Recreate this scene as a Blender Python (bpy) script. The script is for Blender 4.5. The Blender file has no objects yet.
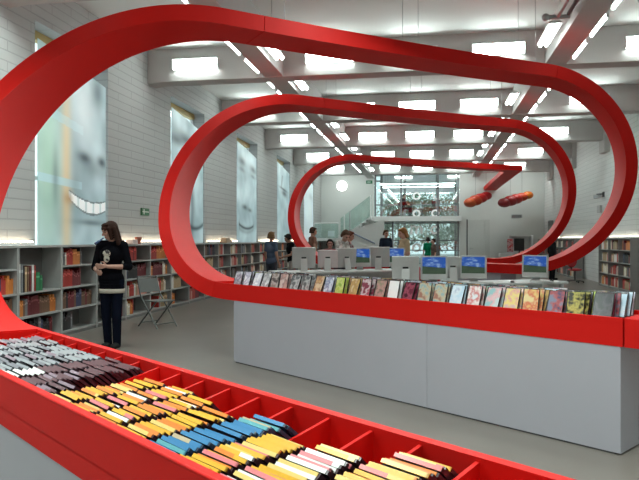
import bpy, bmesh, math, random
from mathutils import Vector, Matrix, noise
sc = bpy.context.scene
COL = sc.collection
PI = math.pi
R = random.Random(11)

# ------------------------------------------------------------------ materials
def nodes(m):
    m.use_nodes = True
    nt = m.node_tree
    return nt, nt.nodes['Principled BSDF']

def pm(name, col, rough=.5, metal=0., var=.06, scale=14., bump=0., spec=.5, coat=0.):
    """plain painted / printed surface with a slight procedural variation of its colour"""
    m = bpy.data.materials.new(name)
    nt, b = nodes(m)
    tc = nt.nodes.new('ShaderNodeTexCoord')
    n = nt.nodes.new('ShaderNodeTexNoise'); n.inputs['Scale'].default_value = scale; n.inputs['Detail'].default_value = 3
    nt.links.new(tc.outputs['Object'], n.inputs['Vector'])
    mx = nt.nodes.new('ShaderNodeMix'); mx.data_type = 'RGBA'
    mx.inputs[6].default_value = tuple(c*(1-var) for c in col)+(1,)
    mx.inputs[7].default_value = tuple(min(1, c*(1+var)) for c in col)+(1,)
    nt.links.new(n.outputs['Fac'], mx.inputs[0]); nt.links.new(mx.outputs[2], b.inputs['Base Color'])
    b.inputs['Roughness'].default_value = rough; b.inputs['Metallic'].default_value = metal
    b.inputs['Specular IOR Level'].default_value = spec; b.inputs['Coat Weight'].default_value = coat
    if bump:
        bp = nt.nodes.new('ShaderNodeBump'); bp.inputs['Strength'].default_value = bump; bp.inputs['Distance'].default_value = .01
        nt.links.new(n.outputs['Fac'], bp.inputs['Height']); nt.links.new(bp.outputs[0], b.inputs['Normal'])
    return m

def emit(name, col, s):
    m = bpy.data.materials.new(name); nt, b = nodes(m)
    b.inputs['Base Color'].default_value = (*col, 1); b.inputs['Emission Color'].default_value = (*col, 1)
    b.inputs['Emission Strength'].default_value = s
    return m

def brick(name, c1, c2, mortar, axis):
    m = bpy.data.materials.new(name); nt, b = nodes(m)
    tc = nt.nodes.new('ShaderNodeTexCoord'); sp = nt.nodes.new('ShaderNodeSeparateXYZ'); cb = nt.nodes.new('ShaderNodeCombineXYZ')
    nt.links.new(tc.outputs['Object'], sp.inputs[0])
    nt.links.new(sp.outputs[axis], cb.inputs[0]); nt.links.new(sp.outputs[2], cb.inputs[1])
    t = nt.nodes.new('ShaderNodeTexBrick')
    t.inputs['Color1'].default_value = (*c1, 1); t.inputs['Color2'].default_value = (*c2, 1); t.inputs['Mortar'].default_value = (*mortar, 1)
    t.inputs['Scale'].default_value = 1; t.inputs['Brick Width'].default_value = 1.1; t.inputs['Row Height'].default_value = .15
    t.inputs['Mortar Size'].default_value = .012; t.inputs['Mortar Smooth'].default_value = .3
    nt.links.new(cb.outputs[0], t.inputs['Vector']); nt.links.new(t.outputs['Color'], b.inputs['Base Color'])
    bp = nt.nodes.new('ShaderNodeBump'); bp.inputs['Strength'].default_value = .5; bp.inputs['Distance'].default_value = .015; bp.invert = True
    nt.links.new(t.outputs['Fac'], bp.inputs['Height']); nt.links.new(bp.outputs[0], b.inputs['Normal'])
    b.inputs['Roughness'].default_value = .7
    return m

def glass(name, tint=(.9, .97, .96), refl=.12):
    m = bpy.data.materials.new(name); m.use_nodes = True; nt = m.node_tree; nt.nodes.clear()
    o = nt.nodes.new('ShaderNodeOutputMaterial'); mix = nt.nodes.new('ShaderNodeMixShader')
    t = nt.nodes.new('ShaderNodeBsdfTransparent'); t.inputs[0].default_value = (*tint, 1)
    g = nt.nodes.new('ShaderNodeBsdfGlossy'); g.inputs['Roughness'].default_value = .03
    mix.inputs[0].default_value = refl
    nt.links.new(t.outputs[0], mix.inputs[1]); nt.links.new(g.outputs[0], mix.inputs[2]); nt.links.new(mix.outputs[0], o.inputs[0])
    return m

def print_mat(name, emis=0., rough=.45):
    """a printed surface: the picture is stored with the mesh"""
    m = bpy.data.materials.new(name); nt, b = nodes(m)
    a = nt.nodes.new('ShaderNodeVertexColor'); a.layer_name = 'print'
    nt.links.new(a.outputs[0], b.inputs['Base Color']); b.inputs['Roughness'].default_value = rough
    if emis:
        nt.links.new(a.outputs[0], b.inputs['Emission Color']); b.inputs['Emission Strength'].default_value = emis
    return m

def cover_mat(name, c1, c2, c3, seed, sc_=14.):
    m = bpy.data.materials.new(name); nt, b = nodes(m)
    tc = nt.nodes.new('ShaderNodeTexCoord'); mp = nt.nodes.new('ShaderNodeMapping'); mp.inputs['Location'].default_value = (seed*3.1, seed*1.7, seed)
    n = nt.nodes.new('ShaderNodeTexNoise'); n.inputs['Scale'].default_value = sc_; n.inputs['Detail'].default_value = 2
    nt.links.new(tc.outputs['Object'], mp.inputs[0]); nt.links.new(mp.outputs[0], n.inputs['Vector'])
    r = nt.nodes.new('ShaderNodeValToRGB'); e = r.color_ramp.elements
    e[0].position = .38; e[0].color = (*c1, 1); e[1].position = .62; e[1].color = (*c3, 1)
    k = e.new(.5); k.color = (*c2, 1)
    nt.links.new(n.outputs['Fac'], r.inputs[0]); nt.links.new(r.outputs[0], b.inputs['Base Color'])
    b.inputs['Roughness'].default_value = .25
    return m

RED = (.62, .012, .010)
M = {}
M['red'] = pm('red lacquer', (.60, .009, .006), rough=.52, var=.04, scale=5, spec=.16)
M['white_base'] = pm('white laminate', (.40, .392, .435), rough=.45, var=.03, scale=3)
M['ceiling'] = pm('ceiling plaster', (.70, .715, .70), rough=.85, var=.03, scale=2)
M['beam'] = pm('beam paint', (.50, .485, .475), rough=.75, var=.05, scale=4)
M['grey_wall'] = pm('grey plaster', (.58, .60, .58), rough=.8, var=.04, scale=2)
M['white_paint'] = pm('white paint', (.72, .73, .72), rough=.6, var=.03)
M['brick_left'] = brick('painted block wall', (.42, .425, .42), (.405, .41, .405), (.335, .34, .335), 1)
M['brick_right'] = brick('painted block wall right', (.68, .69, .68), (.66, .67, .66), (.56, .57, .56), 1)  # brighter copy of the left blocks; this wall's stronger light is in the colour
M['brick_back'] = brick('painted block end wall', (.60, .605, .585), (.57, .575, .56), (.44, .45, .44), 0)
M['mullion'] = pm('grey mullion', (.16, .165, .17), rough=.45)
M['metal_dark'] = pm('dark grey metal', (.07, .07, .075), rough=.45, metal=.6)
M['metal'] = pm('satin grey metal', (.42, .43, .44), rough=.35, metal=.8)
M['chrome'] = pm('bright metal', (.7, .7, .7), rough=.2, metal=1)
M['shelf'] = pm('grey shelf board', (.20, .198, .19), rough=.5, var=.04, scale=5)
M['shelf_edge'] = pm('pale shelf edging', (.33, .33, .32), rough=.5)
M['shelf_back'] = pm('grey shelf back', (.12, .117, .112), rough=.6)
M['black'] = pm('black plastic', (.012, .012, .013), rough=.35)
M['tube'] = emit('fluorescent tube', (.88, 1., .96), 9.)
M['lampglow'] = emit('fluorescent diffuser', (.88, 1., .96), 11.)
M['strip'] = emit('warm strip lamp', (1., .84, .62), 6.5)
M['strip_soft'] = emit('soft warm strip lamp', (1., .88, .70), 3.)
M['disc'] = emit('round lamp glass', (1., 1., .96), 2.)
M['glass'] = glass('clear glass')
M['rail_glass'] = glass('greenish glass', (.80, .90, .87), .10)
M['poster'] = print_mat('backlit photo print', .17)
M['alu'] = pm('pale aluminium', (.62, .64, .66), rough=.4, metal=.3)
M['paper'] = pm('book pages', (.62, .58, .48), rough=.9)

# floor: brownish grey poured floor with a sheen
m = bpy.data.materials.new('poured grey floor'); nt, b = nodes(m)
tc = nt.nodes.new('ShaderNodeTexCoord')
n1 = nt.nodes.new('ShaderNodeTexNoise'); n1.inputs['Scale'].default_value = .8; n1.inputs['Detail'].default_value = 6
nt.links.new(tc.outputs['Object'], n1.inputs['Vector'])
r = nt.nodes.new('ShaderNodeValToRGB'); r.color_ramp.elements[0].position = .3; r.color_ramp.elements[0].color = (.175, .152, .132, 1)
r.color_ramp.elements[1].position = .75; r.color_ramp.elements[1].color = (.225, .200, .178, 1)
nt.links.new(n1.outputs['Fac'], r.inputs[0]); nt.links.new(r.outputs[0], b.inputs['Base Color'])
b.inputs['Roughness'].default_value = .30; b.inputs['Specular IOR Level'].default_value = .45
M['floor'] = m

# ------------------------------------------------------------------ mesh builder
class MB:
    def __init__(s): s.v = []; s.f = []; s.m = []; s.sm = []
    def add(s, vs, fs, mat=0, smooth=False):
        k = len(s.v); s.v += [tuple(v) for v in vs]
        for f in fs: s.f.append(tuple(i+k for i in f)); s.m.append(mat); s.sm.append(smooth)
        return s
    def box(s, x0, y0, z0, x1, y1, z1, mat=0, T=None):
        vs = [Vector(p) for p in ((x0,y0,z0),(x1,y0,z0),(x1,y1,z0),(x0,y1,z0),(x0,y0,z1),(x1,y0,z1),(x1,y1,z1),(x0,y1,z1))]
        if T is not None: vs = [T @ v for v in vs]
        return s.add(vs, [(0,3,2,1),(4,5,6,7),(0,1,5,4),(1,2,6,5),(2,3,7,6),(3,0,4,7)], mat)
    def hexa(s, c8, mat=0):
        return s.add(c8, [(0,3,2,1),(4,5,6,7),(0,1,5,4),(1,2,6,5),(2,3,7,6),(3,0,4,7)], mat)
    def bar(s, p, q, w, h, mat=0, up=(0,0,1)):
        p, q = Vector(p), Vector(q); d = (q-p).normalized(); a = d.cross(Vector(up))
        if a.length < 1e-4: a = d.cross(Vector((0,1,0)))
        a.normalize(); c = a.cross(d)
        a *= w/2; c *= h/2
        return s.hexa([p-a-c, p+a-c, q+a-c, q-a-c, p-a+c, p+a+c, q+a+c, q-a+c], mat)
    def tube(s, pts, r, n=8, mat=0, cap=True):
        pts = [Vector(p) for p in pts]; rings = []
        for i, p in enumerate(pts):
            d = (pts[min(i+1, len(pts)-1)]-pts[max(i-1, 0)]).normalized()
            a = d.cross(Vector((0,0,1)))
            if a.length < 1e-3: a = d.cross(Vector((0,1,0)))
            a.normalize(); c = d.cross(a)
            rr = r[i] if isinstance(r, (list, tuple)) else r
            rings.append([p+a*math.cos(2*PI*k/n)*rr+c*math.sin(2*PI*k/n)*rr for k in range(n)])
        vs = [v for g in rings for v in g]; fs = []
        for i in range(len(rings)-1):
            for k in range(n): fs.append((i*n+k, i*n+(k+1) % n, (i+1)*n+(k+1) % n, (i+1)*n+k))
        s.add(vs, fs, mat, True)
        if cap: s.add(rings[0], [tuple(range(n))[::-1]], mat); s.add(rings[-1], [tuple(range(n))], mat)
        return s
    def ball(s, c, r, nu=12, nv=8, mat=0, T=None):
        rx, ry, rz = r if isinstance(r, (list, tuple)) else (r, r, r); c = Vector(c)
        vs = [Vector((0,0,-rz))]
        for j in range(1, nv):
            t = PI*j/nv
            for i in range(nu): a = 2*PI*i/nu; vs.append(Vector((rx*math.sin(t)*math.cos(a), ry*math.sin(t)*math.sin(a), -rz*math.cos(t))))
        vs.append(Vector((0,0,rz)))
        if T is not None: vs = [T @ v for v in vs]
        vs = [v+c for v in vs]; fs = []
        for i in range(nu):
            fs.append((0, 1+(i+1) % nu, 1+i)); e = 1+(nv-2)*nu
            fs.append((e+i, e+(i+1) % nu, len(vs)-1))
            for j in range(nv-2): a = 1+j*nu; fs.append((a+i, a+(i+1) % nu, a+nu+(i+1) % nu, a+nu+i))
        return s.add(vs, fs, mat, True)
    def lathe(s, c, prof, n=20, mat=0, axis='z'):
        rings = []
        for (rr, h) in prof:
            g = []
            for k in range(n):
                a = 2*PI*k/n; x, y = rr*math.cos(a), rr*math.sin(a)
                g.append(Vector(c)+(Vector((x, y, h)) if axis == 'z' else Vector((x, h, y))))
            rings.append(g)
        vs = [v for g in rings for v in g]; fs = []
        for i in range(len(rings)-1):
            for k in range(n): fs.append((i*n+k, i*n+(k+1) % n, (i+1)*n+(k+1) % n, (i+1)*n+k))
        s.add(vs, fs, mat, True); s.add(rings[0], [tuple(range(n))[::-1]], mat); s.add(rings[-1], [tuple(range(n))], mat)
        return s
    def mesh(s, name, mats):
        me = bpy.data.meshes.new(name); me.from_pydata(s.v, [], s.f)
        for k in mats: me.materials.append(k)
        me.polygons.foreach_set('material_index', s.m); me.polygons.foreach_set('use_smooth', s.sm)
        bm = bmesh.new(); bm.from_mesh(me); bmesh.ops.recalc_face_normals(bm, faces=bm.faces); bm.to_mesh(me); bm.free()
        me.update(); return me
    def build(s, name, mats, parent=None, bevel=0., world=False):
        if not isinstance(mats, (list, tuple)): mats = [mats]
        return link(name, s.mesh(name, mats), parent, bevel, world)

def link(name, me, parent=None, bevel=0., world=False):
    o = bpy.data.objects.new(name, me); COL.objects.link(o)
    if parent is not None:
        o.parent = parent
        if world:                                  # geometry written in room coordinates under an unrotated root
            base = Vector((0, 0, 0)); p = parent
            while p is not None: base += p.location; p = p.parent
            o.matrix_parent_inverse = Matrix.Translation(-base)
    if bevel:
        md = o.modifiers.new('edge', 'BEVEL'); md.width = bevel; md.segments = 2; md.limit_method = 'ANGLE'
    return o

def tag(o, label=None, cat=None, group=None, kind=None):
    if label: o['label'] = label
    if cat: o['category'] = cat
    if group: o['group'] = group
    if kind: o['kind'] = kind
    return o

def thing(name, label, cat, loc=(0,0,0), rz=0., group=None):
    o = bpy.data.objects.new(name, None); COL.objects.link(o); o.empty_display_size = .1
    o.location = loc; o.rotation_euler = (0, 0, rz)
    return tag(o, label, cat, group)

KIDS = {}
def copy_tree(o, kids, loc, rz=0., rx=0.):
    c = o.copy(); COL.objects.link(c); c.location = loc; c.rotation_euler = (rx, 0, rz)
    for k in kids:
        d = k.copy(); COL.objects.link(d); d.parent = c
        for g in KIDS.get(k.name, ()):
            e = g.copy(); COL.objects.link(e); e.parent = d
    return c

def struct(name, mb, mats, parent=None, bevel=0.):
    o = mb.build(name, mats, parent, bevel)
    if parent is None: o['kind'] = 'structure'
    return o

ORD = ['', 'first', 'second', 'third', 'fourth', 'fifth', 'sixth', 'seventh', 'eighth', 'ninth', 'tenth', 'eleventh', 'twelfth', 'thirteenth', 'fourteenth', 'fifteenth',
       'sixteenth', 'seventeenth', 'eighteenth', 'nineteenth', 'twentieth', 'twenty-first', 'twenty-second', 'twenty-third', 'twenty-fourth', 'twenty-fifth', 'twenty-sixth',
       'twenty-seventh', 'twenty-eighth', 'twenty-ninth', 'thirtieth', 'thirty-first', 'thirty-second']

# ------------------------------------------------------------------ camera
cam = bpy.data.cameras.new('camera'); co = bpy.data.objects.new('camera', cam); COL.objects.link(co)
cam.sensor_width = 36; cam.lens = 36*640/639; cam.clip_start = .05; cam.clip_end = 200
co.location = (0, 0, 1.5); co.rotation_euler = (PI/2, 0, math.atan(110.5/640))
sc.camera = co

# ------------------------------------------------------------------ the room
XLW, XRW, YB, YF, ZC, ZBM = -5.95, 5.9, -5., 35., 5.55, 4.86
struct('floor', MB().box(XLW-.4, YB-.3, -.1, XRW+.4, 41, 0), M['floor'])
struct('ceiling', MB().box(XLW-.4, YB-.3, ZC, XRW+.4, 41, ZC+.2), M['ceiling'])
WIN = [(3.6, 5.9), (8.9, 11.15), (14.1, 16.35), (19.25, 21.7), (24.6, 27.0), (30.1, 32.7)]
wl = MB(); y = YB
for a, b_ in WIN:
    wl.box(XLW-.4, y, 0, XLW, a, ZC); wl.box(XLW-.4, a, 0, XLW, b_, 1.36); wl.box(XLW-.4, a, 4.86, XLW, b_, ZC); y = b_
wl.box(XLW-.4, y, 0, XLW, 41, ZC)
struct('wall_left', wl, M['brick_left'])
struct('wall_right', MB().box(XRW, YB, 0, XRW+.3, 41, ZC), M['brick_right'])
struct('wall_back', MB().box(XLW-.4, YB-.3, 0, XRW+.3, YB, ZC), M['brick_back'])
# far wall with the two glazed openings (gallery above, entrance below)
GX0, GX1 = -3.02, 1.55
wf = MB()
wf.box(XLW, YF, 0, GX0, YF+.25, ZC); wf.box(GX1, YF, 0, XRW, YF+.25, ZC)
wf.box(GX0, YF, 5.12, GX1, YF+.25, ZC)
struct('wall_front', wf, M['grey_wall'])
struct('floor_mezzanine', MB().box(-3.3, YF-.25, 2.52, GX1+.1, 40.4, 2.78), M['white_paint'])
BEAMY = [12.85+4.95*k for k in range(-3, 5)]
for i, yb in enumerate(BEAMY):
    struct('trim_%d' % (i+1), MB().box(XLW, yb, ZBM, XRW, yb+.42, ZC), M['beam'], bevel=.01)
for i, xb in enumerate((-3.18, 2.38)):
    struct('trim_%d' % (i+20), MB().box(xb-.2, YB, ZBM+.015, xb+.2, YF, ZC), M['beam'], bevel=.01)
# haunch where the second beam meets the window wall
for i, yb in enumerate(BEAMY):
    mb = MB()
    mb.hexa([(XLW, yb+.02, ZBM-.03), (XLW+.32, yb+.02, ZBM), (XLW+.32, yb+.4, ZBM), (XLW, yb+.4, ZBM-.03),
             (XLW, yb+.02, ZC), (XLW+.32, yb+.02, ZC), (XLW+.32, yb+.4, ZC), (XLW, yb+.4, ZC)])
    struct('trim_%d' % (i+40), mb, M['beam'])
# shallow boxed piers under the beams on the right wall
for i, yb in enumerate(BEAMY):
    struct('trim_%d' % (i+60), MB().box(XRW-.18, yb-.15, 4.45, XRW, yb+.55, ZC), M['beam'], bevel=.01)

# windows of the left wall: frame, panes, and a photo banner hung in front of each
def gauss(x, y, cx, cy, sx, sy): return math.exp(-((x-cx)/sx)**2-((y-cy)/sy)**2)
def mixc(a, b_, t): t = max(0, min(1, t)); return tuple(p*(1-t)+q*t for p, q in zip(a, b_))
def face_print(kind, u, v, seed):
    nz = noise.noise((u*3+seed*7, v*5, seed*3.3))*.5+.5
    nz2 = noise.noise((u*9+seed, v*12, 2.))*.5+.5
    c = mixc((.16, .27, .31), (.52, .66, .69), nz*1.3+nz2*.35-.25)
    dk = (.015, .04, .055)
    if kind == 'smile':
        c = mixc(c, (.34, .55, .40), .75*gauss(u, v, .12, .45, .20, .5))
        c = mixc(c, (.70, .52, .26), .8*gauss(u, v, .37, .42, .07, .75))
        c = mixc(c, (.42, .62, .66), .8*(1 if abs(v-.34) < .022 and u < .6 else 0)+.55*(1 if abs(v-.66-.05*(.5-u)) < .025 and u < .62 else 0))
        c = mixc(c, (.72, .80, .82), .75*gauss(u, v, .62, .80, .18, .26))
        c = mixc(c, dk, .65*gauss(u, v, .86, .93, .10, .10))
        c = mixc(c, dk, 1.0*gauss(u, v, .64, .505, .12, .036)+1.0*gauss(u, v, .93, .515, .08, .036))
        c = mixc(c, dk, .45*gauss(u, v, .78, .455, .22, .05)+.35*gauss(u, v, .50, .36, .09, .12)+.3*gauss(u, v, .98, .62, .07, .2))
        c = mixc(c, dk, .5*gauss(u, v, .22, .36, .04, .14))
        # open mouth: a crescent of teeth between two lips
        low = .178+.055*(u-.76)**2/.09; up = .262+.030*(u-.76)**2/.09
        if .40 < u < 1.0 and low < v < up:
            t = (v-low)/(up-low); tooth = abs(math.sin((u-.42)*26))
            c = mixc((.93, .97, .97), (.36, .46, .47), (1-tooth)**2*.9)
            if t < .14 or t > .88: c = mixc(c, (.07, .11, .12), .9)
        c = mixc(c, (.42, .24, .10), .75*gauss(u, v, .40, .255, .07, .03))
        c = mixc(c, dk, .7*gauss(u, v, .76, .135, .24, .018))
    elif kind == 'face':
        for cx in (.22, .80):
            c = mixc(c, dk, 1.0*gauss(u, v, cx, .83, .19, .045)+.8*gauss(u, v, cx, .75, .15, .025))
        c = mixc(c, (.25, .40, .42), .55*gauss(u, v, .88, .70, .06, .05))
        c = mixc(c, dk, 1.0*gauss(u, v, .36, .375, .12, .026)+.8*gauss(u, v, .62, .36, .10, .02))
        c = mixc(c, (.40, .58, .60), .45*gauss(u, v, .30, .52, .06, .12))
        d = v-(.155+.28*(u-.45)**2)
        if abs(u-.45) < .36: c = mixc(c, dk, 1.0*math.exp(-(d/.016)**2)+.4*math.exp(-((d+.04)/.022)**2))
        c = mixc(c, dk, .4*gauss(u, v, .10, .20, .03, .04)+.4*gauss(u, v, .84, .20, .03, .04))
    elif kind == 'cheek':
        c = mixc(c, dk, 1.0*gauss(u, v, .45, .83, .34, .06)+.7*gauss(u, v, .1, .78, .2, .04))
        d = u-(.62-1.6*(v-.28)**2); c = mixc(c, dk, .7*math.exp(-(d/.08)**2)*(v < .6))
        d = v-(.13+.5*(u-.7)**2); c = mixc(c, dk, .95*math.exp(-(d/.02)**2)*(u > .3))
        c = mixc(c, (.22, .35, .37), .5*gauss(u, v, .85, .20, .15, .05))
    elif kind == 'eye':
        c = mixc(c, dk, 1.0*gauss(u, v, .55, .66, .22, .04)+.8*gauss(u, v, .50, .71, .34, .016))
        d = u-(.30+.5*(v-.7)); c = mixc(c, dk, .5*math.exp(-(d/.05)**2)*(.70 < v < .88))
        c = mixc(c, (.35, .52, .55), .4*gauss(u, v, .2, .4, .08, .2))
    else:
        c = mixc(c, (.80, .92, .95), .7); c = mixc(c, dk, .25*gauss(u, v, .7, .75, .2, .05))
    return c
BK = ['face', 'smile', 'cheek', 'face', 'eye', 'pale']
BL = ['', 'backlit photo banner of a broad toothy smile behind the woman in black',
      'backlit banner showing a blurred cheek and mouth, behind the rim of the middle red ring',
      'tall backlit banner with a whole face, seen inside the middle red ring',
      'narrow backlit banner with one dark eye beside the farthest red ring',
      'pale backlit banner in the last window before the staircase']
for i, (a, b_) in enumerate(WIN):
    n = i if i else 6
    f = MB()
    X = XLW-.34
    for yy in (a+.03, (a+b_)/2, b_-.03): f.box(X-.03, yy-.03, 1.36, X+.03, yy+.03, 4.86)
    for zz in (1.39, 2.5, 3.65, 4.83): f.box(X-.03, a, zz-.03, X+.03, b_, zz+.03)
    fo = struct('window_%d' % n, f, M['alu'])
    p = MB().box(X-.005, a, 1.36, X+.005, b_, 4.86).build('window_pane', M['glass'], fo)
    s_ = MB().box(XLW-.4, a, 4.72, XLW-.28, b_, 4.86).build('window_head', pm('ochre timber', (.42, .30, .10)), fo)
    if i == 0: continue
    NU, NV = 88, 190
    y0, y1, z0, z1 = a+.10, b_-.05, 1.40, 4.62
    vs, fs, cs = [], [], []
    for j in range(NV+1):
        for k in range(NU+1):
            u, v = k/NU, j/NV; yy = y0+(y1-y0)*u
            vs.append((XLW-.02+.012*math.sin(u*PI), yy, z0+(z1-z0)*v-.28*u*(j/NV))); cs.append(face_print(BK[i], u, v, i))
    for j in range(NV):
        for k in range(NU): q = j*(NU+1)+k; fs.append((q, q+1, q+NU+2, q+NU+1))
    me = bpy.data.meshes.new('banner_print'); me.from_pydata(vs, [], fs); me.materials.append(M['poster'])
    ca = me.color_attributes.new('print', 'FLOAT_COLOR', 'POINT')
    for q, c in enumerate(cs): ca.data[q].color = (*c, 1)
    me.polygons.foreach_set('use_smooth', [True]*len(fs))
    t = thing('photo_banner', BL[i], 'banner', (XLW, (a+b_)/2, 1.40), 0, 'photo banners in the window wall')
    o = link('banner_print', me, t, world=True); sm = o.modifiers.new('sheet', 'SOLIDIFY'); sm.thickness = .006
    MB().box(XLW-.03, y0, z0-.03, XLW+.0, y1, z0).build('hem_bar', M['alu'], t, world=True)

# ------------------------------------------------------------------ lamps
beam_names = ['nearest beam in view', 'second beam', 'third beam', 'fourth beam', 'farthest beam']
LX = [-4.85, -2.0, -.35, 1.3, 4.1]; LW = ['beside the window wall', 'right of the long window-side beam', 'in the middle', 'left of the long right beam', 'beside the right wall']
proto = None
for bi, yb in enumerate(BEAMY[3:]):
    for li, x in enumerate(LX):
        lab = 'bright fluorescent box lamp on the %s, %s' % (beam_names[bi], LW[li])
        if proto is None:
            t = thing('beam_lamp', lab, 'ceiling lamp', (x, yb, 5.2), 0, 'box lamps on the cross beams')
            h = MB().box(-.49, -.12, .09, .49, 0, .11).box(-.49, -.03, -.11, .49, 0, .11).box(-.50, -.12, -.11, -.485, 0, .11).box(.485, -.12, -.11, .50, 0, .11).build('housing', M['white_paint'], t)
            d = MB(); d.hexa([(-.48, -.11, -.10), (.48, -.11, -.10), (.48, -.03, -.105), (-.48, -.03, -.105), (-.48, -.12, .085), (.48, -.12, .085), (.48, -.03, .085), (-.48, -.03, .085)])
            d = d.build('diffuser', M['lampglow'], t); proto = (t, [h, d])
        else:
            c = copy_tree(proto[0], proto[1], (x, yb, 5.2)); c['label'] = lab
t0 = t1 = None
kk = 0
for name, xb, xt, xf in (('window-side', -3.18, -3.46, -2.78), ('right', 2.38, 2.67, 1.95)):
    k = 0; y = 6.5
    while y < 32.5:
        k += 1
        lab = 'thin fluorescent tube along the outer side of the long %s beam, %s from the viewer' % (name, ORD[k])
        if t0 is None:
            t = thing('tube_lamp', lab, 'tube lamp', (xt, y, 4.93), 0, 'tube lamps along the long beams')
            a = MB().tube([(0, 0, 0), (0, .95, 0)], .026, 8).build('tube', M['tube'], t)
            b2 = MB().box(-.03, -.06, .03, .03, 1.01, .07).box(-.02, -.05, -.03, .02, -.01, .04).box(-.02, .96, -.03, .02, 1.0, .04).build('batten', M['white_paint'], t)
            t0 = (t, [a, b2])
        else:
            c = copy_tree(t0[0], t0[1], (xt, y, 4.93)); c['label'] = lab
        y += 1.3
    k = 0; y = 10.6
    while y < 32.5:
        k += 1
        lab = 'wide twin fluorescent lamp inside the long %s beam, %s from the viewer' % (name, ORD[k])
        if t1 is None:
            t = thing('twin_lamp', lab, 'ceiling lamp', (xf, y, 4.9), 0, 'twin lamps along the long beams')
            a = [MB().tube([(dx, 0, .0), (dx, 1.1, .0)], .028, 8).build('tube', M['tube'], t) for dx in (-.05, .05)]
            b2 = MB().hexa([(-.11, -.03, .02), (.11, -.03, .02), (.11, 1.13, .02), (-.11, 1.13, .02), (-.06, -.03, .07), (.06, -.03, .07), (.06, 1.13, .07), (-.06, 1.13, .07)]).build('reflector', M['white_paint'], t)
            t1 = (t, a+[b2])
        else:
            c = copy_tree(t1[0], t1[1], (xf, y, 4.9)); c['label'] = lab
        y += 2.45
# cable rail left of the right-hand beam
t = thing('cable_rail', 'grey metal cable rail with a T-shaped end beside the long right beam', 'cable rail', (2.0, 7., 4.92))
MB().tube([(1.93, 6.5, 4.92), (1.93, 10.25, 4.92)], .028).build('rail', M['metal'], t, world=True)
MB().tube([(2.05, 6.5, 4.90), (2.05, 10.1, 4.90)], .03).build('cable', M['metal_dark'], t, world=True)
MB().tube([(1.75, 10.28, 4.92), (2.1, 10.28, 4.92)], .035).ball((1.75, 10.28, 4.92), .06).build('end_piece', M['metal'], t, world=True)

for x_ in (-4.6, -1.5, 1.5, 4.4):  # unseen fill lights added behind the last beam to brighten the end wall
    l = bpy.data.lights.new('end_wall_fill', 'AREA'); l.shape = 'RECTANGLE'; l.size = 1.; l.size_y = .2; l.energy = 15; l.color = (.9, 1, .96); o = bpy.data.objects.new('end_wall_fill', l); COL.objects.link(o); o.location = (x_, 33.15, 5.1); o.rotation_euler = (math.radians(35), 0, 0)
for x_ in (-1.8, .6):  # added fill lights without fittings, to lift the dark gallery interior
    l = bpy.data.lights.new('gallery_fill', 'AREA'); l.size = 1.2; l.energy = 45; o = bpy.data.objects.new('gallery_fill', l); COL.objects.link(o); o.location = (x_, 37.6, 4.6)
# lamps behind and above the viewer, same fittings outside the picture
for i, (x, y) in enumerate([(-4.2, 7.6), (0, 7.6), (4.2, 7.6), (-4, 2.6), (0, 2.6), (4, 2.6), (-3, -2.4), (3, -2.4)]):
    l = bpy.data.lights.new('lamp_%d' % i, 'AREA'); l.shape = 'RECTANGLE'; l.size = 1.3; l.size_y = .4; l.energy = (45 if y > 4 else 112) if x < 1 else (24 if y > 4 else 55); l.color = (.85, 1, .95)
    o = bpy.data.objects.new('lamp_%d' % i, l); COL.objects.link(o); o.location = (x, y, 5.1)

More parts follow.
